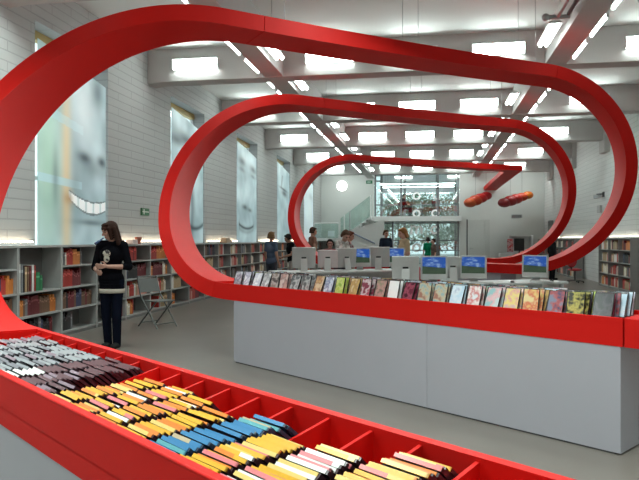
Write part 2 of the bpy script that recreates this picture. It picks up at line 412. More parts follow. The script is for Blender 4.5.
# ------------------------------------------------------------------ the three red ribbon rings
TH = .199; ZB = .757; ZT = 4.328; RW = .61
RC = (ZT-ZB-TH)/2; ZCEN = (ZT+ZB)/2; AL = PI*RC
XL, LT = -2.49, 4.348
SLOPE = [.768, .768, .962, .823, .827, .657, .493, .839, 1.049, 1.049]
MS = .768; NS = math.hypot(1, MS)
class Ring:
    def __init__(s, y0, dx, lt=LT, lb=4.01):
        s.y0, s.dx, s.lt, s.lb = y0, dx, lt, lb
        s.ks = [-9, 0, AL*.33, AL*.67, AL, AL+LT, AL+lt+AL*.33, AL+lt+AL*.67, 2*AL+lt, 2*AL+lt+3]
        N = 2600; s.ds = (2*AL+lt+12)/N; s.s0 = -9
        s.Y = [0.]
        for i in range(N): s.Y.append(s.Y[-1]+s.slope(s.s0+(i+.5)*s.ds)*s.ds)
        k = s.yat(0); s.Y = [v-k for v in s.Y]
    def slope(s, q):
        for i in range(len(s.ks)-1):
            if q <= s.ks[i+1]:
                t = (q-s.ks[i])/(s.ks[i+1]-s.ks[i]); return SLOPE[i]*(1-t)+SLOPE[i+1]*t
        return SLOPE[-1]
    def yat(s, q):
        f = (q-s.s0)/s.ds; i = max(0, min(len(s.Y)-2, int(f))); return s.Y[i]+(s.Y[i+1]-s.Y[i])*(f-i)
    def pt(s, q, w, off):
        """point on the ribbon: q along it, w across it (minus = front edge), off out of its mid surface (plus = outer side)"""
        m_ = s.slope(q); n = math.hypot(1, m_); q2 = q-m_/n*w; Yv = s.y0+s.yat(q)+w/n; r_ = RC+off; L = s.lt
        if q2 < -s.lb: t = (-s.lb-q2)/RC; x, z = XL+s.lb+r_*math.sin(t), ZCEN-r_*math.cos(t)
        elif q2 < 0: x, z = XL-q2, ZCEN-r_
        elif q2 < AL: t = q2/RC; x, z = XL-r_*math.sin(t), ZCEN-r_*math.cos(t)
        elif q2 < AL+L: x, z = XL+q2-AL, ZCEN+r_
        elif q2 < 2*AL+L: t = (q2-AL-L)/RC; x, z = XL+L+r_*math.sin(t), ZCEN+r_*math.cos(t)
        else: x, z = XL+L-(q2-2*AL-L), ZCEN-r_
        return Vector((x+s.dx, Yv, z))
    def sweep(s, mb, a, b_, n, w0=-RW/2, w1=RW/2, o0=-TH/2, o1=TH/2, mat=0):
        rings = []
        for i in range(n+1):
            q = a+(b_-a)*i/n
            rings.append([s.pt(q, w0, o1), s.pt(q, w0, o0), s.pt(q, w1, o0), s.pt(q, w1, o1)])
        vs = [v for g in rings for v in g]; fs = []
        for k in range(4):
            kk = (k+1) % 4
            # separate verts per strip keep the long edges crisp
            st = []; 
            for g in rings: st += [g[k], g[kk]]
            mb.add(st, [(2*i, 2*i+1, 2*i+3, 2*i+2) for i in range(n)], mat, True)
        mb.add(rings[0], [(0, 1, 2, 3)], mat); mb.add(rings[-1], [(3, 2, 1, 0)], mat)
    def top(s, l, w, z):
        """point over the counter: l metres from its curved end towards the near right, w across"""
        p = s.pt(-l/NS, w, 0); p.z = z; return p

RINGS = [Ring(3.31, 0), Ring(8.051, -.018), Ring(16.857, .095, 5.38)]
RLAB = ['nearest red ribbon ring, its counter full of disc cases in front of the viewer',
        'middle red ribbon ring whose white-based counter holds film cases',
        'farthest red ribbon ring, running on to the end wall']
RIB = PI*0-math.atan(MS)
G = .004
for ri, rg in enumerate(RINGS):
    base = rg.top(2.3, 0, 0)
    root = thing('ribbon_ring', RLAB[ri], 'display ring', base, 0, 'red ribbon rings')
    lo = -rg.lb-1.3 if ri < 2 else -1.2
    if ri == 0: lo = -rg.lb-.2
    # band: curve, top run, far curve as separate panels with fine joints, over a continuous core
    mb = MB()
    hi = 2*AL+rg.lt+(1.2 if ri == 0 else .95) if ri < 2 else AL+rg.lt
    segs = [(.04, AL+.24), (AL+.24, AL+rg.lt), (AL+rg.lt, hi)] if ri < 2 else [(.04, AL+.24), (AL+.24, hi)]
    for a, b_ in segs: rg.sweep(mb, a+G, b_-G, 60)
    rg.sweep(mb, .04, hi-.01, 150, -RW/2+.008, RW/2-.008, -TH/2+.008, TH/2-.008)
    if ri == 2:
        # mitred turn and straight run to the end wall
        e0, e1 = rg.pt(hi, -RW/2, 0), rg.pt(hi, RW/2, 0); xm = (e0.x+e1.x)/2
        z0, z1 = ZT-TH, ZT-.001
        xa, xb = e1.x-.02, e1.x+RW
        yb0 = e0.y-.02
        q = [Vector((e0.x, e0.y, 0)), Vector((xb, e0.y+.12, 0)), Vector((xb, YF, 0)), Vector((xa, YF, 0)), Vector((e1.x, e1.y, 0))]
        vs = [(p.x, p.y, z0) for p in q]+[(p.x, p.y, z1) for p in q]; k = 5
        mb.add(vs, [(4, 3, 2, 1, 0), (5, 6, 7, 8, 9)]+[(i, (i+1) % k, (i+1) % k+k, i+k) for i in range(k)])
    mb.build('ribbon_band', M['red'], root, world=True)
    if ri < 2 and lo < -rg.lb-.01:
        mb = MB(); rg.sweep(mb, lo, -rg.lb-.01, 24); mb.build('ribbon_end', M['red'], root, world=True)
    # tray: floor, rims
    zf = .83 if ri == 0 else .925
    a, b_ = -rg.lb+.0, .04
    if ri == 2: a = -1.2
    mb = MB()
    rg.sweep(mb, a, b_, 30, -RW/2, RW/2, .8605-RC*0-.0, .8605) if False else None
    o_in = ZCEN-RC                                  # height of the mid surface at the counter
    rg.sweep(mb, a, b_, 24, -RW/2, RW/2, o_in-zf, TH/2)
    rg.sweep(mb, a, b_, 24, -RW/2, -RW/2+.035, -TH/2, o_in-zf+.005)
    rg.sweep(mb, a, b_, 24, RW/2-.035, RW/2, -TH/2, o_in-zf+.005)
    mb.tube([rg.pt(a+(b_-a)*i/24, -RW/2+.004, -TH/2+.001) for i in range(25)], .0055, 8)
    mb.build('counter_tray', M['red'], root, world=True)
    if ri == 0:
        for k in range(0, 27):
            l = .18*k+.02
            d = MB(); p0, p1 = rg.top(l, -RW/2+.03, 0), rg.top(l, RW/2-.03, 0)
            pm_ = p0.lerp(p1, .5); a_ = (rg.top(1, 0, 0)-rg.top(0, 0, 0))*.006
            for (qa, qb, za, zb_) in ((p0, pm_, .872, .885), (pm_, p1, .885, .945)):
                d.hexa([(qa.x-a_.x, qa.y-a_.y, zf-.002), (qa.x+a_.x, qa.y+a_.y, zf-.002), (qb.x+a_.x, qb.y+a_.y, zf-.002), (qb.x-a_.x, qb.y-a_.y, zf-.002), (qa.x-a_.x, qa.y-a_.y, za), (qa.x+a_.x, qa.y+a_.y, za), (qb.x+a_.x, qb.y+a_.y, zb_), (qb.x-a_.x, qb.y-a_.y, zb_)])
            d.build('divider', M['red'], root, world=True)
    # white plinth
    l0, l1 = (.40, 5.04) if ri < 2 else (.2, 1.4)
    c = [rg.top(l0, -RW/2+.004, 0), rg.top(l1, -RW/2+.004, 0), rg.top(l1, RW/2-.004, 0), rg.top(l0, RW/2-.004, 0)]
    mb = MB(); 
    if ri < 2:
        cm0, cm1 = rg.top(3.36, -RW/2+.004, 0), rg.top(3.36, RW/2-.004, 0)
        dl = (c[1]-c[0]).normalized()*.002
        for q in ([c[0], cm0-dl, cm1-dl, c[3]], [cm0+dl, c[1], c[2], cm1+dl]):
            mb.hexa([(p.x, p.y, 0.012) for p in q]+[(p.x, p.y, ZB+.002) for p in q])
    else: mb.hexa([(p.x, p.y, 0.012) for p in c]+[(p.x, p.y, ZB+.002) for p in c])
    mb.build('plinth', M['white_base'], root, world=True)
    mb = MB(); cc = sum(c, Vector())/4; c2 = [cc+(p-cc)*.985 for p in c]
    mb.hexa([(p.x, p.y, 0.0) for p in c2]+[(p.x, p.y, .014) for p in c2]); mb.build('kick_strip', M['metal_dark'], root, world=True)
    if ri < 2:
        q0, q1 = 2*AL+rg.lt+.1, 2*AL+rg.lt+.9
        c = [rg.pt(q0, -.26, 0), rg.pt(q1, -.26, 0), rg.pt(q1, .26, 0), rg.pt(q0, .26, 0)]
        mb = MB(); mb.hexa([(p.x, p.y, 0) for p in c]+[(p.x, p.y, ZB+.002) for p in c]); mb.build('plinth', M['white_base'], root, world=True)
    for q in ((AL+.5, AL+2.2, AL+rg.lt-.3) if ri < 2 else (AL+.5, AL+2.6, AL+rg.lt-.3)):
        for w in (-.2, .2):
            p = rg.pt(q, w, TH/2); MB().tube([(p.x, p.y, p.z-.01), (p.x, p.y, ZC)], .004, 6).build('hanging_wire', M['metal'], root, world=True)

# ------------------------------------------------------------------ disc cases in the nearest tray
case_body = {}
def disc_mesh(kind):
    mats = {'dark': pm('smoked case plastic', (.045, .016, .022), .3), 'grey': pm('grey case plastic', (.10, .095, .11), .25), 'blue': pm('dark blue case plastic', (.03, .05, .09), .3)}
    mb = MB(); mb.box(-.071, -.0052, 0, .078, .0052, .128); mb.box(-.071, -.0068, .004, -.058, .0057, .118, 1)
    return mb.mesh('disc_case', [mats[kind], M['black']])
for k in ('dark', 'grey', 'blue'): case_body[k] = disc_mesh(k)
SP = {'yellow': (.80, .42, .012), 'orange': (.78, .22, .015), 'cream': (.80, .56, .16), 'white': (.85, .84, .80), 'pink': (.72, .18, .20), 'silver': (.33, .33, .345), 'grey': (.19, .18, .20),
      'mauve': (.26, .17, .21), 'blue': (.03, .20, .42), 'tan': (.55, .42, .26), 'red': (.62, .06, .04), 'maroon': (.11, .025, .03), 'teal': (.10, .36, .40)}
SPM = {k: pm(k+' spine print', v, .3, var=.12, scale=60) for k, v in SP.items()}
spine = {}
def spine_mesh(c1, c2, dk):
    if (c1, c2, dk) not in spine:
        mb = MB(); cut = .018+.03*((len(spine)*7) % 3)
        dp = .1262
        mb.box(-.0712, -.0058, dp, cut, .0058, .1295, 0); mb.box(cut, -.0058, dp, .0712, .0058, .1295, 1)
        spine[(c1, c2, dk)] = mb.mesh('spine_label', [SPM[c1], SPM[c2]])
    return spine[(c1, c2, dk)]
Y3 = ['yellow', 'orange', 'yellow', 'cream', 'white', 'yellow', 'orange', 'pink']
# compartment: (name in labels, case body, colours, first w, last w, count)
FILES = {
 1: ('first silver row from the curve', 'grey', ['mauve', 'grey', 'silver', 'mauve'], -.02, .17, 11),
 2: ('second silver row from the curve', 'grey', ['silver', 'silver', 'grey', 'silver'], -.20, .18, 19),
 3: ('third silver row from the curve', 'grey', ['silver', 'grey', 'silver', 'silver'], -.265, .185, 20),
 4: ('fourth silver row from the curve', 'grey', ['silver', 'grey', 'silver', 'mauve'], -.265, .185, 20),
 5: ('last silver row before the dark rows', 'grey', ['silver', 'silver', 'grey', 'silver'], -.265, .185, 20),
 6: ('dark row with white fronts', 'dark', ['maroon', 'maroon', 'mauve'], -.265, .185, 22),
 7: ('full dark row beside the white-fronted row', 'dark', ['maroon', 'maroon', 'mauve', 'maroon'], -.265, .185, 22),
 8: ('sparse dark row beside the empty bay', 'dark', ['maroon', 'mauve'], -.265, -.16, 6),
 9: ('first yellow row', 'dark', ['cream', 'yellow', 'orange', 'cream', 'yellow'], -.265, .10, 20),
 10: ('second yellow row', 'dark', Y3, -.265, .13, 22),
 11: ('third yellow row', 'dark', Y3, -.265, .08, 20),
 12: ('yellow row beside the blue row', 'dark', ['yellow', 'orange', 'yellow', 'cream'], -.265, .05, 18),
 13: ('blue row', 'blue', ['blue', 'blue', 'teal', 'blue', 'tan', 'blue'], -.265, .12, 23),
 14: ('yellow row just right of the blue row', 'dark', Y3+['pink'], -.265, .03, 18),
 15: ('second yellow row right of the blue row', 'dark', ['yellow', 'white', 'orange', 'cream', 'pink', 'yellow'], -.265, .06, 19),
 16: ('last and rightmost row', 'dark', ['yellow', 'orange', 'yellow', 'red', 'orange', 'cream', 'yellow'], -.20, .185, 22),
}
rg = RINGS[0]; nd = 0
dp0 = None
for f, (fname, body, cols, w0, w1, cnt) in FILES.items():
    for i in range(cnt):
        w = w0+(w1-w0)*i/(cnt-1)
        c1 = cols[(i*3+f+R.randint(0, 1)) % len(cols)]
        if f == 6 and i < 7: c1 = 'white'
        c2 = c1 if R.random() < .5 else R.choice(cols)
        if f == 6 and i < 7: c2 = 'white'
        p = rg.top(.18*f+.02+.09+R.uniform(-.008, .008), w+.088, .858+R.uniform(0, .004))
        lean = math.radians(47+R.uniform(-3, 3))
        lab = '%s-spined disc case, %s from the front, %s' % (c1, ORD[i+1], fname)
        o = bpy.data.objects.new('disc_case', case_body[body]); COL.objects.link(o)
        o.location = p; o.rotation_euler = (lean, 0, RIB+R.uniform(-.03, .03))
        tag(o, lab, 'disc case', 'disc cases in the nearest red counter')
        s_ = bpy.data.objects.new('spine_label', spine_mesh(c1, c2, 0)); COL.objects.link(s_); s_.parent = o
        nd += 1
print('discs', nd)

# ------------------------------------------------------------------ film cases on the middle counter
CV = [('grey-lilac', (.45, .42, .50), (.25, .22, .28), (.62, .62, .68)), ('white-lilac', (.70, .70, .80), (.40, .38, .52), (.82, .82, .88)), ('pale white', (.80, .80, .84), (.55, .55, .66), (.88, .88, .9)),
      ('pale grey', (.55, .55, .57), (.30, .30, .32), (.72, .72, .74)), ('brown-grey', (.30, .24, .22), (.50, .44, .42), (.12, .10, .10)), ('dusky pink', (.55, .34, .30), (.35, .22, .22), (.66, .52, .48)),
      ('grey patterned', (.14, .14, .15), (.50, .50, .50), (.28, .26, .28)), ('tan', (.58, .36, .16), (.40, .20, .12), (.68, .50, .32)), ('blue-white', (.60, .64, .74), (.20, .22, .36), (.78, .80, .86)),
      ('lime green', (.45, .58, .10), (.62, .66, .22), (.30, .45, .08)), ('orange-brown', (.58, .38, .14), (.45, .26, .10), (.66, .50, .28)), ('maroon-white', (.36, .08, .12), (.66, .56, .58), (.24, .05, .08)),
      ('moss brown', (.26, .24, .16), (.48, .26, .24), (.18, .16, .12)), ('plain white', (.86, .86, .86), (.84, .84, .84), (.88, .88, .88)), ('dark maroon', (.14, .02, .04), (.30, .06, .10), (.06, .01, .02)),
      ('teal-brown', (.20, .36, .38), (.46, .40, .28), (.30, .14, .10)), ('ice blue', (.50, .66, .78), (.66, .74, .80), (.28, .36, .52)), ('white-red', (.74, .70, .68), (.60, .20, .20), (.70, .74, .76)),
      ('teal-pink', (.28, .48, .50), (.70, .40, .42), (.50, .60, .60)), ('pink-yellow', (.66, .34, .30), (.74, .62, .20), (.60, .42, .40)), ('yellow-red', (.70, .50, .18), (.62, .18, .10), (.72, .60, .30)),
      ('navy-red', (.06, .07, .14), (.40, .10, .10), (.20, .22, .30)), ('black-gold', (.03, .03, .02), (.50, .44, .12), (.06, .06, .05)), ('black', (.02, .02, .025), (.06, .05, .06), (.02, .02, .02))]
cvm = [cover_mat(n+' cover', a, b_, c, i) for i, (n, a, b_, c) in enumerate(CV)]
body = MB().box(-.068, -.007, 0, .068, .007, .19).box(-.0695, -.0074, .002, -.0605, .0074, .188).mesh('film_case', [M['black']])
covers = []
for i, cm in enumerate(cvm):
    covers.append(MB().box(-.059, -.0078, .004, .066, -.0071, .186).box(-.0703, -.006, .006, -.0696, .006, .184).mesh('cover_sheet', [cm]))
rg = RINGS[1]
NCOL = 26
front = [0, 1, 2, 3, 4, 5, 6, 6, 7, 8, 9, 10, 11, 12, 13, 14, 15, 15, 16, 17, 18, 19, 20, 21, 22, 23]
ndv = 0
for k in range(NCOL):
    l = .36+.180*k
    cnt = 8 if k % 3 else 7
    if k in (15, 23): cnt = 5
    for i in range(cnt):
        w = -.222+.053*i+R.uniform(-.006, .006)
        ci = front[k] if i < 2 else R.randrange(len(CV))
        p = rg.top(l+R.uniform(-.012, .012)+(.02 if i > 3 else 0), w, .927)
        o = bpy.data.objects.new('film_case', body); COL.objects.link(o); o.location = p
        o.rotation_euler = (-math.radians(16+R.uniform(-4, 9)+i), 0, RIB+R.uniform(-.10, .10))
        pos = 'front case' if i == 0 else ORD[i+1]+' case back'
        tag(o, '%s cover, %s, %s stack from the curved end of the middle counter' % (CV[ci][0], pos, ORD[k+1]), 'film case', 'film cases on the middle red counter')
        c = bpy.data.objects.new('cover_sheet', covers[ci]); COL.objects.link(c); c.parent = o
        ndv += 1
print('films', ndv)

# ------------------------------------------------------------------ bookcases and books
BC = {'red': (.45, .04, .03), 'dark red': (.16, .02, .025), 'orange': (.62, .20, .04), 'brown': (.16, .08, .045), 'tan': (.42, .30, .17), 'cream': (.68, .63, .52), 'white': (.66, .65, .62),
      'black': (.018, .018, .02), 'grey': (.20, .20, .21), 'navy': (.03, .04, .10), 'blue': (.05, .12, .26), 'green': (.03, .20, .08), 'yellow': (.60, .42, .06), 'salmon': (.60, .27, .22)}
bmesh_of = {}
for n, c in BC.items():
    mb = MB(); mb.box(-.5, -.5, 0, .5, .5, 1, 0); mb.v = []; mb.f = []; mb.m = []; mb.sm = []
    mb.box(-.5, -.5, 0, .5, -.40, 1, 0); mb.box(-.5, .40, 0, .5, .5, 1, 0); mb.box(.46, -.5, 0, .5, .5, 1, 0); mb.box(-.48, -.40, .02, .46, .40, .975, 1)
    mb.box(.5, -.42, .70, .503, .42, .80, 2)
    bmesh_of[n] = mb.mesh('book', [pm(n+' book cloth', c, .55, var=.15, scale=9), M['paper'], pm(n+' spine band', tuple(min(1, q*1.9+.05) for q in c), .5)])
FX = -5.60; BD = .33; UW = 1.06
def bookcase(name, label, y0, wide=False, rows=4, facing=1, xf=FX, width=UW, h=1.42, group=None, cols=1, depth=BD):
    """a shelf unit; facing +1 looks towards +X"""
    xb = xf-facing*depth; t = thing(name, label, 'bookcase', ((xf+xb)/2, y0+width/2, 0), 0, group)
    x0, x1 = min(xf, xb), max(xf, xb)
    e = .012
    for k in range(cols+1):
        yy = y0+.013+(width-.026)*k/cols; MB().box(x0, yy-e, 0, x1, yy+e, h-.03).build('side_panel', M['shelf_edge'], t, world=True)
    MB().box(x0, y0, h-.03, x1+.01, y0+width, h).build('top_board', M['shelf_edge'], t, world=True)
    MB().box(xb+.001 if facing > 0 else xb-.012, y0+.026, .05, xb+.012 if facing > 0 else xb-.001, y0+width-.026, h-.03).build('back_panel', M['shelf_back'], t, world=True)
    MB().box(x0+.02, y0+.026, 0, x1-.02, y0+width-.026, .05).build('plinth', M['shelf'], t, world=True)
    zs = [.05+k*(h-.05)/rows for k in range(rows)]
    for k, z in enumerate(zs):
        if wide and k == rows-1: continue
        MB().box(x0+.013, y0+.026, z, x1-.004, y0+width-.026, z+.025).build('shelf_board', M['shelf_edge'], t, world=True)
    return [z+.025 for z in zs]
YB0 = 8.0-UW
bay = {0: 'bay at the nearest ring', 1: 'open bay left of the woman', 2: 'bay next to the woman, left', 3: 'bay directly behind the woman', 4: 'bay left of the folding chair', 5: 'bay behind the folding chair',
       6: 'bay right of the folding chair', 7: 'first bay inside the middle ring', 8: 'second bay inside the middle ring'}
rowname = ['bottom shelf', 'third shelf down', 'second shelf down', 'top shelf']
PAL = {'mix': ['brown', 'tan', 'cream', 'black', 'red', 'grey', 'dark red', 'orange', 'navy'], 'dark': ['black', 'dark red', 'grey', 'navy', 'brown', 'black'], 'red': ['red', 'orange', 'salmon', 'dark red', 'cream', 'red'],
       'pink': ['salmon', 'cream', 'red', 'white', 'tan'], 'bright': ['green', 'blue', 'yellow', 'red', 'white']}
# per bay: rows bottom..top as (palette, fill fraction, start fraction)
FILL = {0: [None, ('dark', .5, .5), ('mix', .6, .4), None],
        1: [('dark', .85, .02), ('mix', .97, .02), ('big', 0, 0), None],
        2: [('dark', .35, .02), ('dark', .95, .02), ('red', .60, .05), ('mix', .58, .06)],
        3: [('dark', .3, .7), ('dark', .3, .65), ('mix', .35, .65), ('mix', .35, .65)],
        4: [('red', .40, .03), ('pink', .8, .2), ('dark', .95, .02), ('mix', .45, .10)],
        5: [('mix', .5, .5), ('pink', .85, .05), ('red', .93, .04), ('red', .8, .05)],
        6: [('red', .3, .02), ('pink', .6, .05), ('red', .9, .04), ('pink', .9, .04)],
        7: [('mix', .6, .05), ('red', .7, .05), ('mix', .8, .05), ('red', .9, .05)],
        8: [('mix', .6, .05), ('dark', .7, .05), ('red', .8, .05), ('mix', .6, .05)]}
def fill_row(pal, fill, start, y0, width, cb):
    y = y0+.03+start*(width-.06); end = min(y0+width-.03, y+fill*(width-.06)); run = None
    while True:
        if run is None or R.random() < .3: run = R.choice(PAL[pal])
        th = R.choice([.022, .028, .034, .040, .048]); h = R.uniform(.19, .285)
        if y+th > end: break
        cb(y, th, h, run); y += th+.002
# everything farther off is one mass of books
far = MB(); fcols = list(BC)
def far_put(xf, facing, z):
    def f(y, th, h, c): far.box(min(xf-facing*.06, xf-facing*.24), y, z, max(xf-facing*.06, xf-facing*.24), y+th, z+h, fcols.index(c))
    return f
nb = 0
units = 25
for k in [1, 2, 4, 5, 6, 3, 0]+list(range(7, units)):
    y0 = YB0+UW*k
    lab = 'low grey bookcase along the window wall, %s' % bay.get(k, '%s bay inside the middle ring' % ORD[k-6])
    if k > 12: lab = 'far low grey bookcase along the window wall, %s beyond the people' % ORD[k-12]
    zs = bookcase('bookcase', lab, y0, wide=(k == 1), group='low bookcases along the window wall')
    if k in FILL and k <= 6:
        for rw, spec in enumerate(FILL[k]):
            if not spec: continue
            cnt = [0]
            if spec[0] == 'big':
                seq = [('white', .09, .40), ('grey', .05, .40), ('black', .03, .38), ('tan', .05, .36), ('brown', .05, .36), ('dark red', .045, .37), ('white', .06, .38), ('red', .03, .37), ('green', .10, .27), ('green', .06, .22)]
                yy = y0+.02
                for (c, th, h) in seq:
                    cnt[0] += 1; nb += 1
                    o = bpy.data.objects.new('book', bmesh_of[c]); COL.objects.link(o); o.location = (FX-.16, yy+th/2, zs[rw]); o.scale = (.24, th-.002, h)
                    tag(o, 'tall %s book, %s from left, in the %s' % (c, ORD[cnt[0]], bay[k]), 'book', 'books in the low bookcases'); yy += th+.004
                continue
            def put(y, th, h, c, rw=rw, cnt=cnt, k=k):
                global nb
                if nb >= 298: far_put(FX, 1, zs[rw])(y, th, h, c); return
                cnt[0] += 1; nb += 1
                dpt = R.uniform(.15, .2)
                o = bpy.data.objects.new('book', bmesh_of[c]); COL.objects.link(o); o.location = (FX-.07-dpt/2, y+th/2, zs[rw]); o.scale = (dpt, th, h)
                tag(o, '%s book, %s from left, %s, %s' % (c, ORD[cnt[0]], rowname[rw], bay[k]), 'book', 'books in the low bookcases')
            fill_row(spec[0], min(1, spec[1]*1.03), spec[2], y0, UW, put)
print('books', nb)
for k in range(7, units):
    y0 = YB0+UW*k
    for rw in range(4):
        fill_row(R.choice(['mix', 'red', 'dark', 'mix', 'pink']), R.uniform(.4, .9), .03, y0, UW, far_put(FX, 1, .05+rw*1.37/4+.025))
# right-hand wall
rb = [(19.05, 'tall bookcase on the right wall, its grey end panel nearest the viewer', 3.42, 3), (26.2, 'far bookcase on the right wall behind the curve of the nearest ring', 4.0, 4), (30.6, 'farthest bookcase on the right wall next to the end wall', 3.9, 4)]
for (y0, lab, wd, cols) in rb:
    zs = bookcase('bookcase', lab, y0, facing=-1, xf=5.5, width=wd, h=1.56, group='bookcases along the right wall', cols=cols, depth=.36)
    for cidx in range(cols):
        for z in zs: fill_row(R.choice(['mix', 'red', 'dark', 'mix', 'pink']), R.uniform(.75, .95), .02, y0+wd*cidx/cols, wd/cols, far_put(5.5, -1, z))
o = far.build('books', [pm(n+' distant book', BC[n], .55, var=.15, scale=9) for n in fcols])
tag(o, 'rows of mixed books in the distant shelves along both side walls', 'books', kind='stuff')

# warm strip lamps lying on the bookcase tops against the wall piers
piers = [(WIN[i][1]+.15, WIN[i+1][0]-.15) for i in range(0, 5)]
pn = ['beside the nearest red ring', 'right of the smiling banner', 'left of the whole-face banner', 'right of the whole-face banner', 'right of the one-eyed banner']
for i, (a, b_) in enumerate(piers):
    t = thing('strip_lamp', 'warm strip lamp on the bookcase top at the wall pier %s' % pn[i], 'strip lamp', (XLW+.05, a, 1.42), 0, 'strip lamps on the left bookcases')
    MB().tube([(XLW+.06, a, 1.475), (XLW+.06, b_, 1.475)], .012, 6).build('tube', M['strip'], t, world=True)
    MB().box(XLW+.03, a, 1.42, XLW+.10, b_, 1.46).build('batten', M['white_paint'], t, world=True)
for i, (a, b_) in enumerate(((19.1, 22.4), (22.9, 25.8), (26.3, 30.1), (30.7, 34.4))):
    t = thing('strip_lamp', 'warm strip lamp along the right wall, %s from the grey end panel' % ORD[i+1], 'strip lamp', (XRW-.05, a, 1.56), 0, 'strip lamps on the right wall')
    MB().tube([(XRW-.06, a, 1.615), (XRW-.06, b_, 1.615)], .012, 6).build('tube', M['strip_soft'], t, world=True)
    MB().box(XRW-.10, a, 1.56, XRW-.0, b_, 1.60).build('batten', M['white_paint'], t, world=True)
# small things standing on the left bookcase top
t = thing('plant_pot', 'small terracotta pot on the bookcase top right of the woman', 'pot', (-5.75, 12.0, 1.42))
MB().lathe((0, 0, 0), [(.045, 0), (.065, .11), (.072, .115), (.072, .14), (.058, .14), (.05, .06)], 16).build('pot_body', pm('terracotta', (.42, .15, .10), .7), t)
t = thing('paper_pile', 'small pale paper pile on the bookcase top beside the pot', 'paper', (-5.76, 11.72, 1.42))
MB().box(-.08, -.11, 0, .08, .11, .05).box(-.07, -.10, .05, .08, .10, .09).build('sheets', pm('pale pink paper', (.62, .50, .48)), t)
t = thing('book_display', 'low brown box on the bookcase top left of the whole-face banner', 'box', (-5.75, 17.6, 1.42))
MB().box(-.1, -.25, 0, .1, .25, .09).box(-.08, -.2, .09, .08, .1, .14).build('box_body', pm('brown card', (.36, .26, .18)), t, bevel=.004)

# exit sign on the first pier, right-wall devices
t = thing('exit_sign', 'small green exit sign on the white wall pier above the bookcase', 'sign', (XLW, 12.45, 2.1), 0)
MB().box(XLW, 12.52, 2.02, XLW+.03, 12.88, 2.17).build('sign_panel', pm('green sign', (.03, .15, .06), .4), t, world=True)
mb = MB().box(XLW+.03, 12.55, 2.085, XLW+.034, 12.85, 2.105).box(XLW+.03, 12.60, 2.04, XLW+.034, 12.64, 2.15); mb.build('pictogram', pm('sign white', (.7, .75, .7)), t, world=True)
t = thing('security_camera', 'small dark wall camera on a bracket inside the curve of the nearest ring', 'camera', (XRW, 23.4, 3.05))
MB().bar((XRW, 23.4, 3.09), (XRW-.25, 23.3, 3.07), .04, .04).box(XRW-.03, 23.3, 2.98, XRW, 23.5, 3.16).build('bracket', M['metal_dark'], t, world=True)
MB().bar((XRW-.18, 23.2, 3.0), (XRW-.30, 23.4, 2.98), .11, .12).tube([(XRW-.18, 23.2, 3.0), (XRW-.16, 23.15, 3.0)], .05, 10).build('camera_body', M['metal'], t, world=True, bevel=.01)
t = thing('wall_box', 'pale grey control box on the right wall below the camera', 'box', (XRW, 23.9, 2.6))
MB().box(XRW-.08, 23.6, 2.45, XRW, 24.0, 2.72).build('box_body', pm('pale grey box', (.40, .41, .40)), t, world=True, bevel=.01)
MB().box(XRW-.085, 23.7, 2.55, XRW-.08, 23.9, 2.65).build('box_lid', M['metal'], t, world=True)
t = thing('wall_speaker', 'grey loudspeaker on the right wall inside the curve of the middle ring', 'loudspeaker', (XRW, 32.6, 2.1))
MB().box(XRW-.22, 32.35, 1.85, XRW-.03, 32.75, 2.45).build('speaker_body', pm('grey speaker', (.20, .21, .21)), t, world=True, bevel=.01)
MB().box(XRW-.225, 32.38, 1.9, XRW-.22, 32.72, 2.4).build('grille', M['metal_dark'], t, world=True)

# ------------------------------------------------------------------ end wall: stair, gallery, entrance
t = thing('round_lamp', 'round white glowing lamp on the grey end wall above the stair', 'wall lamp', (-4.78, YF, 4.48))
MB().lathe((0, 0, 0), [(.10, 0), (.27, -.02), (.29, -.05), (.24, -.09), (.05, -.10)], 24, axis='y').build('lamp_glass', M['disc'], t)
MB().lathe((0, 0, 0), [(.12, -.0), (.30, -.0), (.30, -.03), (.12, -.03)], 24, axis='y').build('lamp_ring', M['white_paint'], t)
t = thing('exit_sign', 'small green exit sign high on the end wall left of the gallery', 'sign', (-2.95+.0, YF, 4.66))
MB().box(-3.45, YF-.04, 4.58, -3.1, YF, 4.76).build('sign_panel', pm('green sign dark', (.02, .14, .07), .4), t, world=True)
MB().box(-3.38, YF-.045, 4.65, -3.2, YF-.04, 4.69).build('pictogram', pm('sign white two', (.55, .65, .58)), t, world=True)
# stair
st = thing('staircase', 'white staircase with glass balustrade climbing to the gallery', 'staircase', (-3.8, 34.2, 0))
n = 8
mb = MB()
for i in range(n):
    x = -2.35-.29*i; mb.box(x-.29, 32.75, 0, x, 33.75, 1.6*(i+1)/n)
mb.build('lower_steps', M['white_paint'], st, world=True)
MB().box(-5.9, 32.7, 1.45, -4.65, 34.95, 1.6).build('landing', M['white_paint'], st, world=True)
n = 7; mb = MB()
for i in range(n):
    x = -4.66+.22*i; z = 1.6+1.18*(i+1)/n; mb.box(x, 33.85, z-.2, x+.24, 34.95, z)
mb.build('upper_steps', M['white_paint'], st, world=True)
